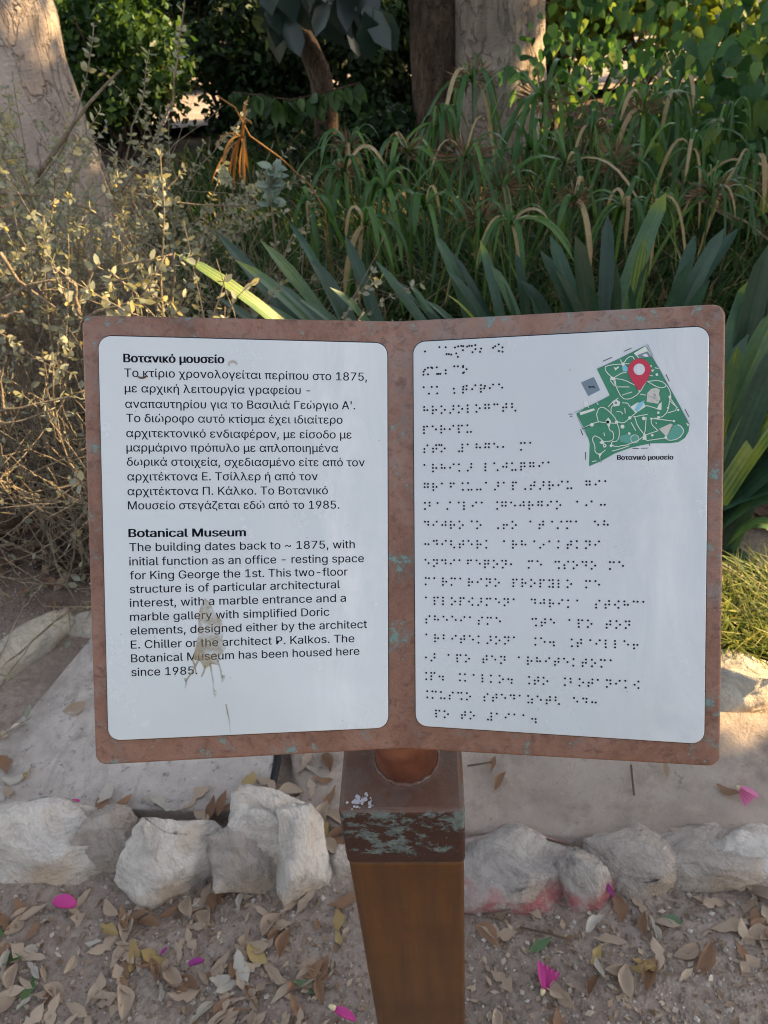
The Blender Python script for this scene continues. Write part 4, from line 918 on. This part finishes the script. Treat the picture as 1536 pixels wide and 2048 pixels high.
# trees
pL = at(70, 200, 4.6); xL = pL[0]
tl_ = empty('tree', (xL, 4.6, 0), 'thick pinkish grey tree trunk at the upper left edge', 'tree', 'garden trees')
trunk('trunk', [(xL + .02, 4.6, -.1), (xL, 4.6, .5), (xL - .02, 4.6, 1.2), (xL - .06, 4.62, 2.6), (xL - .2, 4.7, 4.2)], [.27, .25, .24, .225, .17], M_BARKL, tl_)
crown('crown', (xL - .6, 5.6, 5.2), (2.9, 2.6, 1.7), 9000, .14, M_HEDGE, tl_)
p1, p2 = at(866, 150, 6.3), at(990, 120, 6.2)
tm = empty('tree', (p2[0], 6.25, 0), 'tree with two fused grey brown trunks behind the sedges', 'tree', 'garden trees')
trunk('trunk', [(p2[0], 6.2, -.1), (p2[0], 6.2, .6), (p2[0], 6.2, 1.5), (p2[0] + .1, 6.25, 3.4)], [.38, .345, .335, .26], M_BARKM, tm)
tk = trunk('trunk', [(p1[0] + .02, 6.15, -.1), (p1[0], 6.15, .6), (p1[0], 6.15, 1.5), (p1[0] - .3, 6.2, 3.4)], [.20, .175, .17, .13], M_BARKD, tm); tk['label'] = 'darker thinner left trunk'
crown('crown', (p2[0] + .2, 6.6, 5.0), (3.0, 2.6, 1.7), 9000, .14, M_HEDGE, tm)
q = [at(655, 318, 6.6), at(652, 230, 6.6), at(640, 150, 6.6), at(610, 80, 6.6), at(560, 10, 6.6), at(540, -60, 6.6)]
ts = empty('tree', (q[0][0], 6.6, 0), 'slim brown tree with a bent stem and large dark leaves', 'tree', 'garden trees')
trunk('trunk', [(q[0][0], 6.6, -.05)] + q, [.11, .10, .095, .085, .075, .06, .05], M_BARKD, ts, 14)
bag = Bag(); P = np.array([at(rng.uniform(520, 760), rng.uniform(-160, 35), 5.6 + rng.random()) for _ in range(90)]); n = len(P)
leaves(bag, P, np.array([0, -.3, -1.0]) + rng.normal(size=(n, 3)) * .5, np.array([0, -1.0, .5]) + rng.normal(size=(n, 3)) * .4, rng.uniform(.2, .34, n), rng.uniform(.06, .1, n), 'oval'); bag.build('crown', M_BIGLEAF, ts)
bag = Bag(); br_ = np.array([at(u, v, 6.0) for u, v in ((465, 185), (520, 190), (580, 200), (650, 185), (720, 165))]); tube(bag, br_, .006, 5); bag.build('branch', M_BARKD, ts)
bag = Bag(); k = 70; tt = rng.random(k) * 4; P = np.stack([np.interp(tt, range(5), br_[:, i]) for i in range(3)], 1)
leaves(bag, P, np.array([.1, -.3, -1.0]) + rng.normal(size=(k, 3)) * .35, np.array([0, -1.0, .4]) + rng.normal(size=(k, 3)) * .6, rng.uniform(.08, .2, k), rng.uniform(.03, .05, k), 'oval'); bag.build('foliage', M_HEDGEG, ts)

# hedges and shrubs at the back
def shrub(label, c, rad, n, L, mat, name='evergreen_shrub', group='evergreen shrubs at the back', stem=M_BARKD, stems=6, shape='diamond', clumps=50, wide=.32, carve=True):
    root = empty(name, (c[0], c[1], 0), label, 'shrub', group)
    bag = Bag()
    for _ in range(stems):
        a = np.array([c[0] + rng.normal() * rad[0] * .2, c[1] + rng.normal() * rad[1] * .2, -.03]); b = np.array(c) + rand_dirs(1)[0] * np.array(rad) * .7; m_ = (a + b) / 2 + rng.normal(size=3) * .08
        tube(bag, np.array([a, m_, b]), [.025, .018, .008], 6)
    bag.build('stems', stem, root)
    cc = rand_dirs(clumps) * (rng.random((clumps, 1)) ** .45) * np.array(rad) + np.array(c)
    P = cc[rng.integers(0, clumps, n)] + rng.normal(size=(n, 3)) * np.array(rad) * .15; P = P[P[:, 2] > .02]
    if carve: P = P[shaded(P)]
    k = len(P); D = rand_dirs(k) + np.array([0, 0, -.3]); N = rand_dirs(k) + np.array([0, -.5, .6]); l = L * rng.uniform(.6, 1.3, k)
    bag = Bag(); leaves(bag, P, D, N, l, l * wide, shape); bag.build('foliage', mat, root)
def bx(u, y): return at(u, 150, y)[0]
shrub('mid green bush right of the thick left trunk', (bx(225, 7.6), 7.6, .95), (.62, .45, .62), 4600, .085, M_HEDGEG)
shrub('dark bush low behind the grey shrub at the left', (bx(195, 8.2), 8.4, .45), (.62, .4, .55), 3600, .085, M_HEDGE)
shrub('dark leafy bush standing beyond the pale gap', (bx(370, 11.2), 11.4, .75), (1.5, .5, .75), 5200, .10, M_HEDGE)
shrub('dark bush left of the slim tree', (bx(520, 8.2), 8.3, .62), (.62, .5, .75), 6000, .085, M_HEDGE)
shrub('dark bush behind the slim tree', (bx(650, 8.6), 8.8, .7), (.8, .6, .8), 6200, .09, M_HEDGE)
shrub('dark bush between the slim tree and the fused trunks', (bx(765, 7.6), 7.7, .6), (.5, .5, .62), 4600, .085, M_HEDGE)
shrub('overhanging dark bush at the top beside the slim tree', (bx(430, 8.6), 8.8, 1.25), (.8, .4, .3), 3000, .085, M_HEDGE)
shrub('dark bush behind the left trunk at the back', (-4.6, 9.0, 1.0), (1.4, .8, 1.0), 4600, .12, M_HEDGE)
shrub('dark bush behind the fused trunks', (bx(1110, 9), 9.2, .8), (.75, .6, .8), 3800, .10, M_HEDGE)
shrub('low dark undergrowth bush at the foot of the slim tree', (bx(590, 6.9), 7.0, .2), (.8, .4, .26), 3600, .07, M_HEDGE)
shrub('low dark bush at the foot of the fused trunks', (bx(770, 6), 6.2, .25), (.5, .35, .3), 2600, .07, M_HEDGE)
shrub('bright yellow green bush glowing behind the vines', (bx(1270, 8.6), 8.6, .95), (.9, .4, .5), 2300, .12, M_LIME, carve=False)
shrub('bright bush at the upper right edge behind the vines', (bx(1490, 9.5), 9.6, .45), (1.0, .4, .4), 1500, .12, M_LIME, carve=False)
for x, y, s in ((-7.5, 14.5, 1.3), (-4.2, 15, 1.4), (-1.2, 14.8, 1.3), (2.0, 15.2, 1.4), (5.2, 15.5, 1.4), (9, 15, 1.4)):
    shrub('tall dark shrub closing the view beyond the far path', (x, y, 1.3), (2.0, .8, 1.4), 4200, .17, M_HEDGE, group='tall shrubs beyond the far path', carve=False, clumps=70)
for x, y, lab in ((-7.2, 8.6, 'large dark shrub left of the thick trunk, out of view'), (-6.0, 6.0, 'rounded green shrub beyond the left edge of the view'), (-10.5, 10.0, 'far dark shrub at the left of the garden')):
    shrub(lab, (x, y, 1.1), (1.5, .9, 1.2), 3600, .15, M_HEDGE, group='shrubs left of the view', carve=False, clumps=60)
w_ = [at(1415, 45, 12.8), at(1640, 45, 12.8)]
bm = bmesh.new(); box_pts(bm, np.array([(w_[0][0] + w_[1][0]) / 2 + .6, 12.9, .6]), np.array([1., 0, 0]), np.array([0, 1., 0]), np.array([0, 0, 1.]), ((w_[1][0] - w_[0][0]) / 2 + .6, .15, .75))
bmesh.ops.bevel(bm, geom=bm.edges[:], offset=.02, segments=2, profile=.5, affect='EDGES')
tag(bm_obj('wall', bm, M_WALL, loc=(w_[0][0], 12.9, 0)), 'pale grey wall at the upper right corner behind the greenery', 'wall')

# vines with heart shaped leaves on the right
def vine(label, x0, x1, y0, y1, z0, z1, n, L):
    c = ((x0 + x1) / 2, (y0 + y1) / 2); root = empty('vine', (c[0], c[1], 0), label, 'vine', 'leafy vines on the right')
    bag = Bag()
    for _ in range(16):
        a = np.array([rng.uniform(x0, x1), rng.uniform(y0, y1), 0]); P = [a]
        for s in range(6): P.append(P[-1] + np.array([rng.normal() * .12, rng.normal() * .1, (z1 - z0) / 5 * rng.uniform(.6, 1.1)]))
        tube(bag, np.array(P), .006, 5)
    bag.build('stems', M_STEM, root)
    clumps = 46; cc = np.stack([rng.uniform(x0, x1, clumps), rng.uniform(y0, y1, clumps), z0 + (z1 - z0) * rng.random(clumps) ** .8], 1)
    P = cc[rng.integers(0, clumps, n)] + rng.normal(size=(n, 3)) * .14; P = P[P[:, 2] > .05]; P = P[shaded(P)]; k = len(P)
    N = unit(np.array([-.1, -.75, .6]) + rng.normal(size=(k, 3)) * .45); D = np.array([0, -.25, -1.0]) + rng.normal(size=(k, 3)) * .5
    l = L * rng.uniform(.6, 1.35, k); bag = Bag(); leaves(bag, P, D, N, l, l * rng.uniform(.28, .42, k), 'heart', rng.random(k) ** 1.2, .18, .12); bag.build('foliage', M_IVY, root)
xa = at(1085, 120, 5.2)[0]
vine('leafy vine thicket right of the fused trunks', xa, xa + 1.3, 4.7, 5.5, .5, 1.32, 1050, .068)
vine('leafy vine thicket in the middle of the right side', xa + 1.0, xa + 2.3, 4.3, 5.3, .4, 1.16, 1050, .068)
vine('leafy vine with the largest leaves at the right edge', at(1400, 200, 4.0)[0], at(1640, 200, 4.0)[0], 3.6, 4.3, .45, 1.0, 480, .085)

# ------------------------------------------------------------------ saltbush on the left
def stalk(bag, lf, P, r0, leaf_L, pairs=True, dens=1.0, dead=False, lowz=.56):
    P = np.array(P, float); tt = np.linspace(0, len(P) - 1, max(len(P) * 3, 8)); k = np.arange(len(P))
    C = np.stack([np.interp(tt, k, P[:, i]) for i in range(3)], 1); C[1:-1] += rng.normal(size=C[1:-1].shape) * .0012
    tube(bag, C, np.linspace(r0, r0 * .45, len(C)), 5)
    if dead: return
    ln = np.linalg.norm(np.diff(C, axis=0), axis=1).sum(); m_ = max(2, int(ln / .028 * dens * (2.2 if leaf_L < .024 else 1.0))); s = np.sort(rng.random(m_)) * (len(C) - 1); T = np.gradient(C, axis=0)
    Q = np.stack([np.interp(s, range(len(C)), C[:, i]) for i in range(3)], 1); TT = unit(np.stack([np.interp(s, range(len(C)), T[:, i]) for i in range(3)], 1))
    sd = unit(np.cross(TT, rand_dirs(m_)))
    for sg in (-1, 1):
        keep = (rng.random(m_) < .8) & (rng.random(m_) < np.clip((Q[:, 2] - lowz) / .25, .06, 1)); D = TT * .6 + sd * sg + np.array([0, 0, -.15]); N = unit(np.cross(D, rng.normal(size=(m_, 3)))) + np.array([.2, -.1, .25])
        l = leaf_L * rng.uniform(.55, 1.3, m_); leaves(lf, Q[keep], D[keep], N[keep], l[keep], l[keep] * .3, 'oval', rng.random(int(keep.sum())) ** 1.1, .2)
def saltbush(label, roots, hgt, leaf_L, extra=(), lean=(0, 0), dens=1.0):
    c = np.mean(roots, 0); root = empty('shrub', (c[0], c[1], 0), label, 'shrub', 'grey green shrubs on the left'); bag, lf = Bag(), Bag()
    for rx, ry in roots:
        d = unit(np.array([rng.normal() * .45 + lean[0], rng.normal() * .4 + lean[1], 1.0])); p = np.array([rx, ry, 0.0]); P = [p]; L = hgt * rng.uniform(.55, 1.1); ns = 6
        for s in range(ns):
            d = unit(d + rng.normal(size=3) * .11 + np.array([0, 0, -.04])); P.append(P[-1] + d * L / ns)
        stalk(bag, lf, P, rng.uniform(.0018, .0036), leaf_L, dens=.7 * dens)
        for b in range(9):
            i = rng.integers(1, ns); dd = unit(d * .3 + rng.normal(size=3) * .7 + np.array([0, -.1, .25])); q = P[i]; Q = [q]; bl_ = L * rng.uniform(.18, .42)
            for s in range(4): dd = unit(dd + rng.normal(size=3) * .13); Q.append(Q[-1] + dd * bl_ / 4)
            stalk(bag, lf, Q, .0018, leaf_L, dens=dens, dead=rng.random() < .2)
    for pts, r0, dead in extra: stalk(bag, lf, pts, r0, leaf_L * 1.15, dead=dead, dens=.8)
    bag.build('stems', M_STEM, root); lf.build('foliage', M_SALT, root)
def px3(L, Y): return [at(u, v, Y if not hasattr(Y, '__len__') else Y[i]) for i, (u, v) in enumerate(L)]
def roots(u0, u1, Y0, Y1, n): return [(at(rng.uniform(u0, u1), 700, y)[0], y) for y in rng.uniform(Y0, Y1, n)]
saltbush('tangled grey green shrub in front of the thick left trunk', roots(-140, 270, 2.15, 3.0, 110), 1.3, .019,
         [(px3([(75, 352), (130, 275), (180, 205), (240, 140)], 2.5), .008, True), (px3([(30, 420), (120, 310), (150, 240), (175, 150), (188, 45)], 2.6), .003, False), (px3([(0, 385), (90, 392), (170, 415), (250, 465), (340, 512)], 2.2), .005, True)])
saltbush('sparse tall stems of the grey shrub beside the pale gap', roots(200, 480, 2.2, 3.0, 66), 1.0, .019,
         [(px3([(240, 385), (300, 300), (345, 200), (355, 110), (370, -5)], 2.4), .0045, False), (px3([(250, 335), (262, 260), (285, 200), (298, 105)], 2.5), .003, False), (px3([(325, 640), (322, 540), (330, 420), (320, 300)], 2.0), .0035, False), (px3([(342, 640), (346, 580), (350, 505)], 1.95), .004, True), (px3([(210, 380), (260, 385), (330, 400), (400, 410), (470, 412), (520, 410)], 2.5), .004, False)])
saltbush('sunlit yellowish part of the shrub just above the left of the sign', roots(-80, 480, 1.66, 2.1, 58), .95, .026,
         [(px3([(0, 505), (35, 560), (75, 590), (110, 615)], 1.7), .005, True), (px3([(0, 600), (60, 570), (110, 560)], 1.7), .005, True), (px3([(0, 635), (45, 622)], 1.65), .006, True), (px3([(160, 630), (155, 610), (150, 570), (130, 555)], 1.7), .006, True), (px3([(165, 640), (200, 620), (280, 600), (330, 512)], 1.75), .004, False),
          (px3([(215, 540), (260, 575), (315, 640)], 1.8), .004, False), (px3([(150, 615), (175, 570), (185, 540), (200, 525)], 1.72), .004, False), (px3([(240, 532), (290, 522), (345, 508)], 1.8), .0045, False), (px3([(0, 822), (60, 812), (130, 795), (170, 780)], 1.7), .004, False), (px3([(0, 850), (50, 840), (110, 815)], 1.65), .003, False), (px3([(10, 830), (0, 760), (15, 700)], 1.75), .004, True), (px3([(40, 955), (110, 925), (175, 895)], 1.75), .0035, True)], dens=1.25)
saltbush('thin dark twigs of the shrub over the bare soil at the far left', roots(-80, 190, 1.75, 2.2, 46), .6, .02, dens=.35)

# ------------------------------------------------------------------ strap leaved plants
def clump(label, base_px, Y, tips, w, lift=.12, extra=0, vr=.45):
    b = at(*base_px, Y); g = np.array([b[0], Y, .0]); bag = Bag()
    for i, tp in enumerate(tips):
        u, v, yy = tp[:3]; vv = tp[3] if len(tp) > 3 else float(np.clip(rng.normal(.35, .22), 0, .8)); ww = tp[4] if len(tp) > 4 else w
        strap(bag, g + np.array([rng.normal() * .05, rng.normal() * .05, .02]), at(u, v, yy), lift * rng.uniform(.8, 2.4), ww * rng.uniform(.85, 1.15), vv, 12)
    for _ in range(extra):
        a = rng.uniform(0, 6.28); l = rng.uniform(.35, .65); strap(bag, g + rng.normal(size=3) * .04, g + np.array([math.cos(a) * l, math.sin(a) * l * .7, rng.uniform(.1, .5)]), .25, w, float(rng.uniform(.05, .7)), 12)
    tag(bag.build('strap_leaf_plant', M_STRAP, loc=(g[0], g[1], 0)), label, 'plant', 'strap leaved plants behind the sign')
clump('clump of dark strap leaves rising left behind the sign', (850, 800), 2.05, [(352, 508, 1.95, .93, .021), (430, 462, 2.35, .3), (470, 520, 2.2), (520, 480, 2.3), (575, 440, 2.5, .5, .016), (545, 560, 2.1), (620, 520, 2.2), (600, 600, 2.0), (500, 600, 2.0), (690, 470, 2.4), (430, 590, 2.1), (660, 575, 1.95)], .021, .10)
clump('clump of dark strap leaves in the middle behind the fold of the sign', (1080, 840), 2.1, [(893, 588, 1.95, .95, .016), (895, 540, 2.3, .35), (1005, 562, 2.1, .5, .018), (850, 600, 2.1), (960, 480, 2.4), (1030, 505, 2.3), (790, 560, 2.2), (940, 600, 2.0), (750, 520, 2.3), (870, 470, 2.5, .7), (815, 560, 2.2), (980, 530, 2.2), (900, 500, 2.4), (1060, 590, 2.0)], .017, .10)
clump('clump of broad strap leaves behind the map on the sign', (1235, 840), 2.1, [(1150, 470, 2.2, .15, .035), (1228, 512, 2.05, .2, .027), (1215, 430, 2.4), (1290, 475, 2.1, .88, .02), (1332, 385, 2.35, .75, .026), (1300, 515, 1.95, .25, .031), (1450, 455, 2.2, .3, .026), (1478, 455, 2.35, .2), (1080, 500, 2.3), (1110, 540, 2.1), (1380, 520, 2.1), (1420, 560, 2.0, .3), (1180, 570, 1.95), (1040, 560, 2.2), (1260, 570, 1.9), (1350, 600, 1.9), (1120, 590, 2.0), (1390, 470, 2.4), (1240, 560, 2.3), (1100, 470, 2.4)], .025, .08)
clump('large clump of strap leaves at the right edge beside the sign', (1400, 960), 1.72, [(1536, 490, 1.85, .2), (1580, 560, 1.8), (1600, 500, 1.9), (1610, 640, 1.75, .3), (1560, 610, 1.75, .8, .028), (1620, 720, 1.7), (1600, 790, 1.65, .92), (1640, 850, 1.65, .2), (1620, 900, 1.6, .15), (1600, 960, 1.6, .4), (1570, 690, 1.7, .3, .04), (1475, 690, 1.68, .86, .018), (1560, 1080, 1.55, .8, .022), (1520, 1205, 1.45, .25, .02), (1560, 740, 1.75, .1), (1590, 840, 1.7, .3), (1500, 560, 1.9), (1580, 1000, 1.6, .6)], .034, .10)

# ------------------------------------------------------------------ umbrella sedges
def sedge(label, u, v, Y, L, n=15, seed_head=True, var_hi=.85, dry=False, name='umbrella_sedge', rad=.004):
    h = at(u, v, Y); root = empty(name, (h[0], Y + .05, 0), label, 'plant', 'umbrella sedges'); bag = Bag()
    tube(bag, np.array([[h[0] + rng.normal() * .05, Y + .08, 0], [h[0] + rng.normal() * .02, Y + .03, h[2] * .55], h]), rad, 6, .4); bag.build('stem', M_SEDGE if not dry else M_ORANGE, root)
    bag = Bag()
    n = int(n * rng.uniform(.6, 1.25)); spread_ = rng.uniform(.75, 1.35); wid = rng.uniform(.7, 1.25)
    for i in range(n):
        a = i / n * 6.28 + rng.normal() * .35; l = L * rng.uniform(.45, 1.25); o = l * rng.uniform(.3, .85) * spread_
        tip = h + np.array([math.cos(a) * o, math.sin(a) * o * .9, -l * rng.uniform(.15, 1.05) / spread_ + rng.normal() * .04])
        vv = float(rng.uniform(.1, var_hi)) if rng.random() > .13 else float(rng.uniform(.93, 1.0))
        base = h; ctl_l = L * rng.uniform(.45, .8)
        strap(bag, base, tip, ctl_l, rng.uniform(.0045, .0105) * wid, vv, 9, .3, None, .8)
    bag.build('leaves', M_SEDGE if not dry else M_ORANGE, root)
    if seed_head:
        bag = Bag(); k = 130; D = rand_dirs(k) * np.array([1, 1, .55]) + np.array([0, 0, .25]); l = L * .3 * rng.uniform(.4, 1.0, k)
        leaves(bag, np.repeat(h[None], k, 0) + D * l[:, None] * .6, D, rand_dirs(k), l * .7, .0035, 'diamond'); bag.build('flower_head', M_SEED, root)
for lab, u, v, Y, L, sh in (
    ('umbrella sedge drooping in front of the fused trunks', 945, 165, 3.9, .36, True), ('largest umbrella sedge with long drooping leaves, centre', 930, 318, 3.0, .40, True),
    ('umbrella sedge with a brown head right of the fused trunks', 1088, 205, 3.5, .42, True), ('umbrella sedge with a wide brown flat head', 1285, 225, 3.6, .30, True),
    ('dry headed sedge left of the fused trunks', 815, 305, 3.2, .28, True), ('short umbrella sedge with a brown tuft, above the dark strap leaves', 690, 350, 3.1, .24, True),
    ('withered sedge between the two right hand sedges', 1185, 262, 3.4, .24, True), ('pale sedge spreading sideways above the sign map', 1310, 405, 2.7, .28, False),
    ('sedge with a fuzzy brown head above the right plate', 1150, 400, 2.7, .22, True), ('small sedge low in the middle of the bed', 1020, 450, 2.6, .26, False),
    ('sedge growing at the right edge below the vines', 1500, 330, 3.2, .36, False), ('sedge tuft above the fold of the sign', 850, 420, 2.8, .28, False), ('slender sedge behind the pale leaved plant', 620, 420, 2.9, .22, False)):
    sedge(lab, u, v, Y, L, sh and 15 or 17, sh)
_k = ('with a loose head of leaves', 'half hidden by its neighbours', 'with many drooping leaves', 'with dry leaf ends')
for i, (u, v, Y, L) in enumerate(((700, 300, 3.4, .30), (770, 380, 3.0, .30), (880, 250, 3.8, .32), (1000, 380, 2.9, .36), (1060, 300, 3.2, .40), (1130, 330, 3.1, .38), (1230, 330, 3.2, .34), (1250, 420, 2.8, .30), (1380, 300, 3.3, .36), (1420, 390, 2.9, .32), (1450, 250, 3.5, .34), (1350, 200, 3.8, .34), (960, 440, 2.7, .30), (730, 450, 2.8, .26))):
    sedge(f"umbrella sedge {_k[i % 4]}, {('left of the fused trunks', 'below the fused trunks', 'under the leafy vines')[0 if u < 800 else 1 if u < 1120 else 2]}" + (', low in front' if v > 360 else ', further back'), u, v, Y, L, 18, i % 3 == 0)
# dry orange sedge left of centre
h = at(500, 272, 2.6); root = empty('dry_sedge', (at(640, 420, 2.7)[0], 2.7, 0), 'dry orange leaves hanging from a bent stem left of centre', 'plant')
bag = Bag(); tube(bag, np.array(px3([(665, 560), (650, 420), (620, 370), (560, 315), (500, 272), (470, 215), (435, 192)], 2.6)), .0024, 6, .8); bag.build('stem', M_ORANGE, root)
bag = Bag()
for u, v in ((423, 368), (445, 330), (460, 350), (468, 372), (480, 365), (490, 370), (497, 345), (430, 300), (498, 200), (505, 250)):
    strap(bag, h + np.array([-.03 * rng.random(), 0, .0]), at(u, v, 2.6 + rng.normal() * .05), .05, .005, float(rng.random()), 8, .3, None, .8)
bag.build('leaves', M_ORANGE, root)
# pale leaved stalk
root = empty('pale_plant', (at(540, 430, 2.5)[0], 2.5, 0), 'upright stalk with pale blue green leaves left of the sedges', 'plant')
S = np.array(px3([(560, 560), (545, 430), (540, 380), (548, 330)], 2.5)); bag = Bag(); tube(bag, S, .004, 6); bag.build('stem', M_STEM, root)
bag = Bag(); k = 44; tt = rng.random(k) * 1.7 + 1.3; P = np.stack([np.interp(tt, range(4), S[:, i]) for i in range(3)], 1)
leaves(bag, P, np.array([0, -.3, .2]) + rng.normal(size=(k, 3)) * np.array([1, .5, .4]), np.array([0, -.8, .6]) + rng.normal(size=(k, 3)) * .3, rng.uniform(.03, .055, k), rng.uniform(.011, .017, k), 'oval'); bag.build('foliage', M_SILVER, root)

# ------------------------------------------------------------------ grass, litter
def blades(name, n, region, lr, mat, label, w=.004, lean=.6, vfun=None):
    bag = Bag(); P = np.array([region() for _ in range(n)]); L = rng.uniform(*lr, n); a = rng.uniform(0, 6.28, n)
    side = np.stack([np.cos(a), np.sin(a), np.zeros(n)], 1); out = np.stack([-np.sin(a), np.cos(a), np.zeros(n)], 1) * rng.uniform(.1, lean, n)[:, None] * L[:, None]
    up = np.array([0, 0, 1.0]) * L[:, None]; ww = w * rng.uniform(.6, 1.4, n)[:, None]
    V = np.stack([P - side * ww, P + side * ww, P + out * .35 + up * .6 + side * ww * .8, P + out * .35 + up * .6 - side * ww * .8, P + out * 1.1 + up * .85], 1)
    b = np.arange(n)[:, None] * 5; bag.add(V.reshape(-1, 3), b + [3, 2, 4], b + [0, 1, 2, 3], np.repeat(vfun(n) if vfun else rng.random(n), 5))
    return tag(bag.build(name, mat), label, 'grass', kind='stuff')
def bed():
    while True:
        u, v = rng.uniform(330, 1620), rng.uniform(250, 760); p = gz(u, v)
        if p[1] < 7 and rng.random() < min(1, p[1] / 4 + .25): p[2] = ground_z(p[0], p[1]); return p
blades('undergrowth', 17000, bed, (.12, .38), M_GRASS, 'mixed green and dry grass under the sedges', .006, 1.1)
def bedl():
    u, v = rng.uniform(-100, 1620), rng.uniform(230, 1150); p = gz(u, v); p[2] = ground_z(p[0], p[1]) + .01; return p
P = np.array([bedl() for _ in range(9000)]); P = P[(P[:, 1] > 1.75) | (P[:, 0] < -.75)]; k = len(P); bag = Bag()
leaves(bag, P + np.array([0, 0, 1]) * rng.random((k, 1)) * .03, rand_dirs(k) * np.array([1, 1, .3]), np.array([0, 0, 1.0]) + rng.normal(size=(k, 3)) * .4, rng.uniform(.025, .07, k), rng.uniform(.007, .016, k), 'diamond')
P = np.array([gz(rng.uniform(-20, 1560), rng.uniform(1770, 2060)) for _ in range(900)]); P[:, 2] = [ground_z(p[0], p[1]) + .004 for p in P]; k = len(P)
frag = Bag(); leaves(frag, P, rand_dirs(k) * np.array([1, 1, .25]), np.array([0, 0, 1.0]) + rng.normal(size=(k, 3)) * .5, rng.uniform(.006, .022, k), rng.uniform(.002, .006, k), 'diamond')
tag(frag.build('leaf_fragments', leaf_mat('leaf_fragment', [(0, (.16, .10, .06)), (.5, (.34, .25, .18)), (.85, (.42, .33, .24)), (1, (.5, .45, .38))], .8, .2, .1, (1, 1, 1))), 'crumbled bits of dry leaf on the soil', 'leaf litter', kind='stuff')
tag(bag.build('leaf_litter', M_LITTER), 'dark fallen leaf litter under the plants', 'leaf litter', kind='stuff')
def patch():
    u, v = rng.uniform(1395, 1640), rng.uniform(1170, 1330); p = gz(u, v); p[2] = ground_z(p[0], p[1]); return p
blades('lawn_grass', 1700, patch, (.05, .13), M_LAWN, 'sunlit yellow green grass beside the cream edging stone', .0028, 1.6)

# ------------------------------------------------------------------ trees beside the view whose crowns shade the place
def shade_tree(label, x, y, h, c, rad, n):
    root = empty('shade_tree', (x, y, 0), label, 'tree', 'shade trees to the right')
    trunk('trunk', [(x, y, -.1), (x, y, h * .5), (x + .1, y, h)], [.26, .2, .12], M_BARKM, root)
    crown('crown', c, rad, n, .16, M_HEDGEG, root, clumps=90)
shade_tree('leafy tree out of view to the right of the sign', 5.4, 4.3, 3.2, (4.6, 2.2, 2.6), (1.3, 2.3, 2.2), 30000)
shade_tree('second leafy tree out of view to the right', 7.6, 6.4, 4.0, (7.2, 5.2, 3.3), (1.6, 2.2, 2.6), 26000)
shade_tree('third leafy tree out of view to the right', 10.8, 9.6, 4.2, (10.4, 9.0, 3.4), (1.6, 2.4, 2.8), 15000)
for i, (x, y) in enumerate(((-5.5, -6.5), (-1.2, -7.5), (3.2, -6.8), (7.5, -5.0), (-9.0, -3.0))):  # trees added behind the viewer to darken reflections low on the board
    root = empty('added_tree', (x, y, 0), ('added round tree behind the viewer at the far left', 'added round tree straight behind the viewer', 'added round tree behind the viewer to the right', 'added round tree far to the right behind the viewer', 'added round tree out of view on the left')[i], 'tree', 'added trees behind the viewer')
    trunk('trunk', [(x, y, -.1), (x, y, 1.2), (x + .1, y, 2.2)], [.22, .17, .12], M_BARKM, root)
    crown('crown', (x, y, 2.3), (1.9, 1.5, 1.7), 9000, .24, M_HEDGEG, root, clumps=70, carve=False)
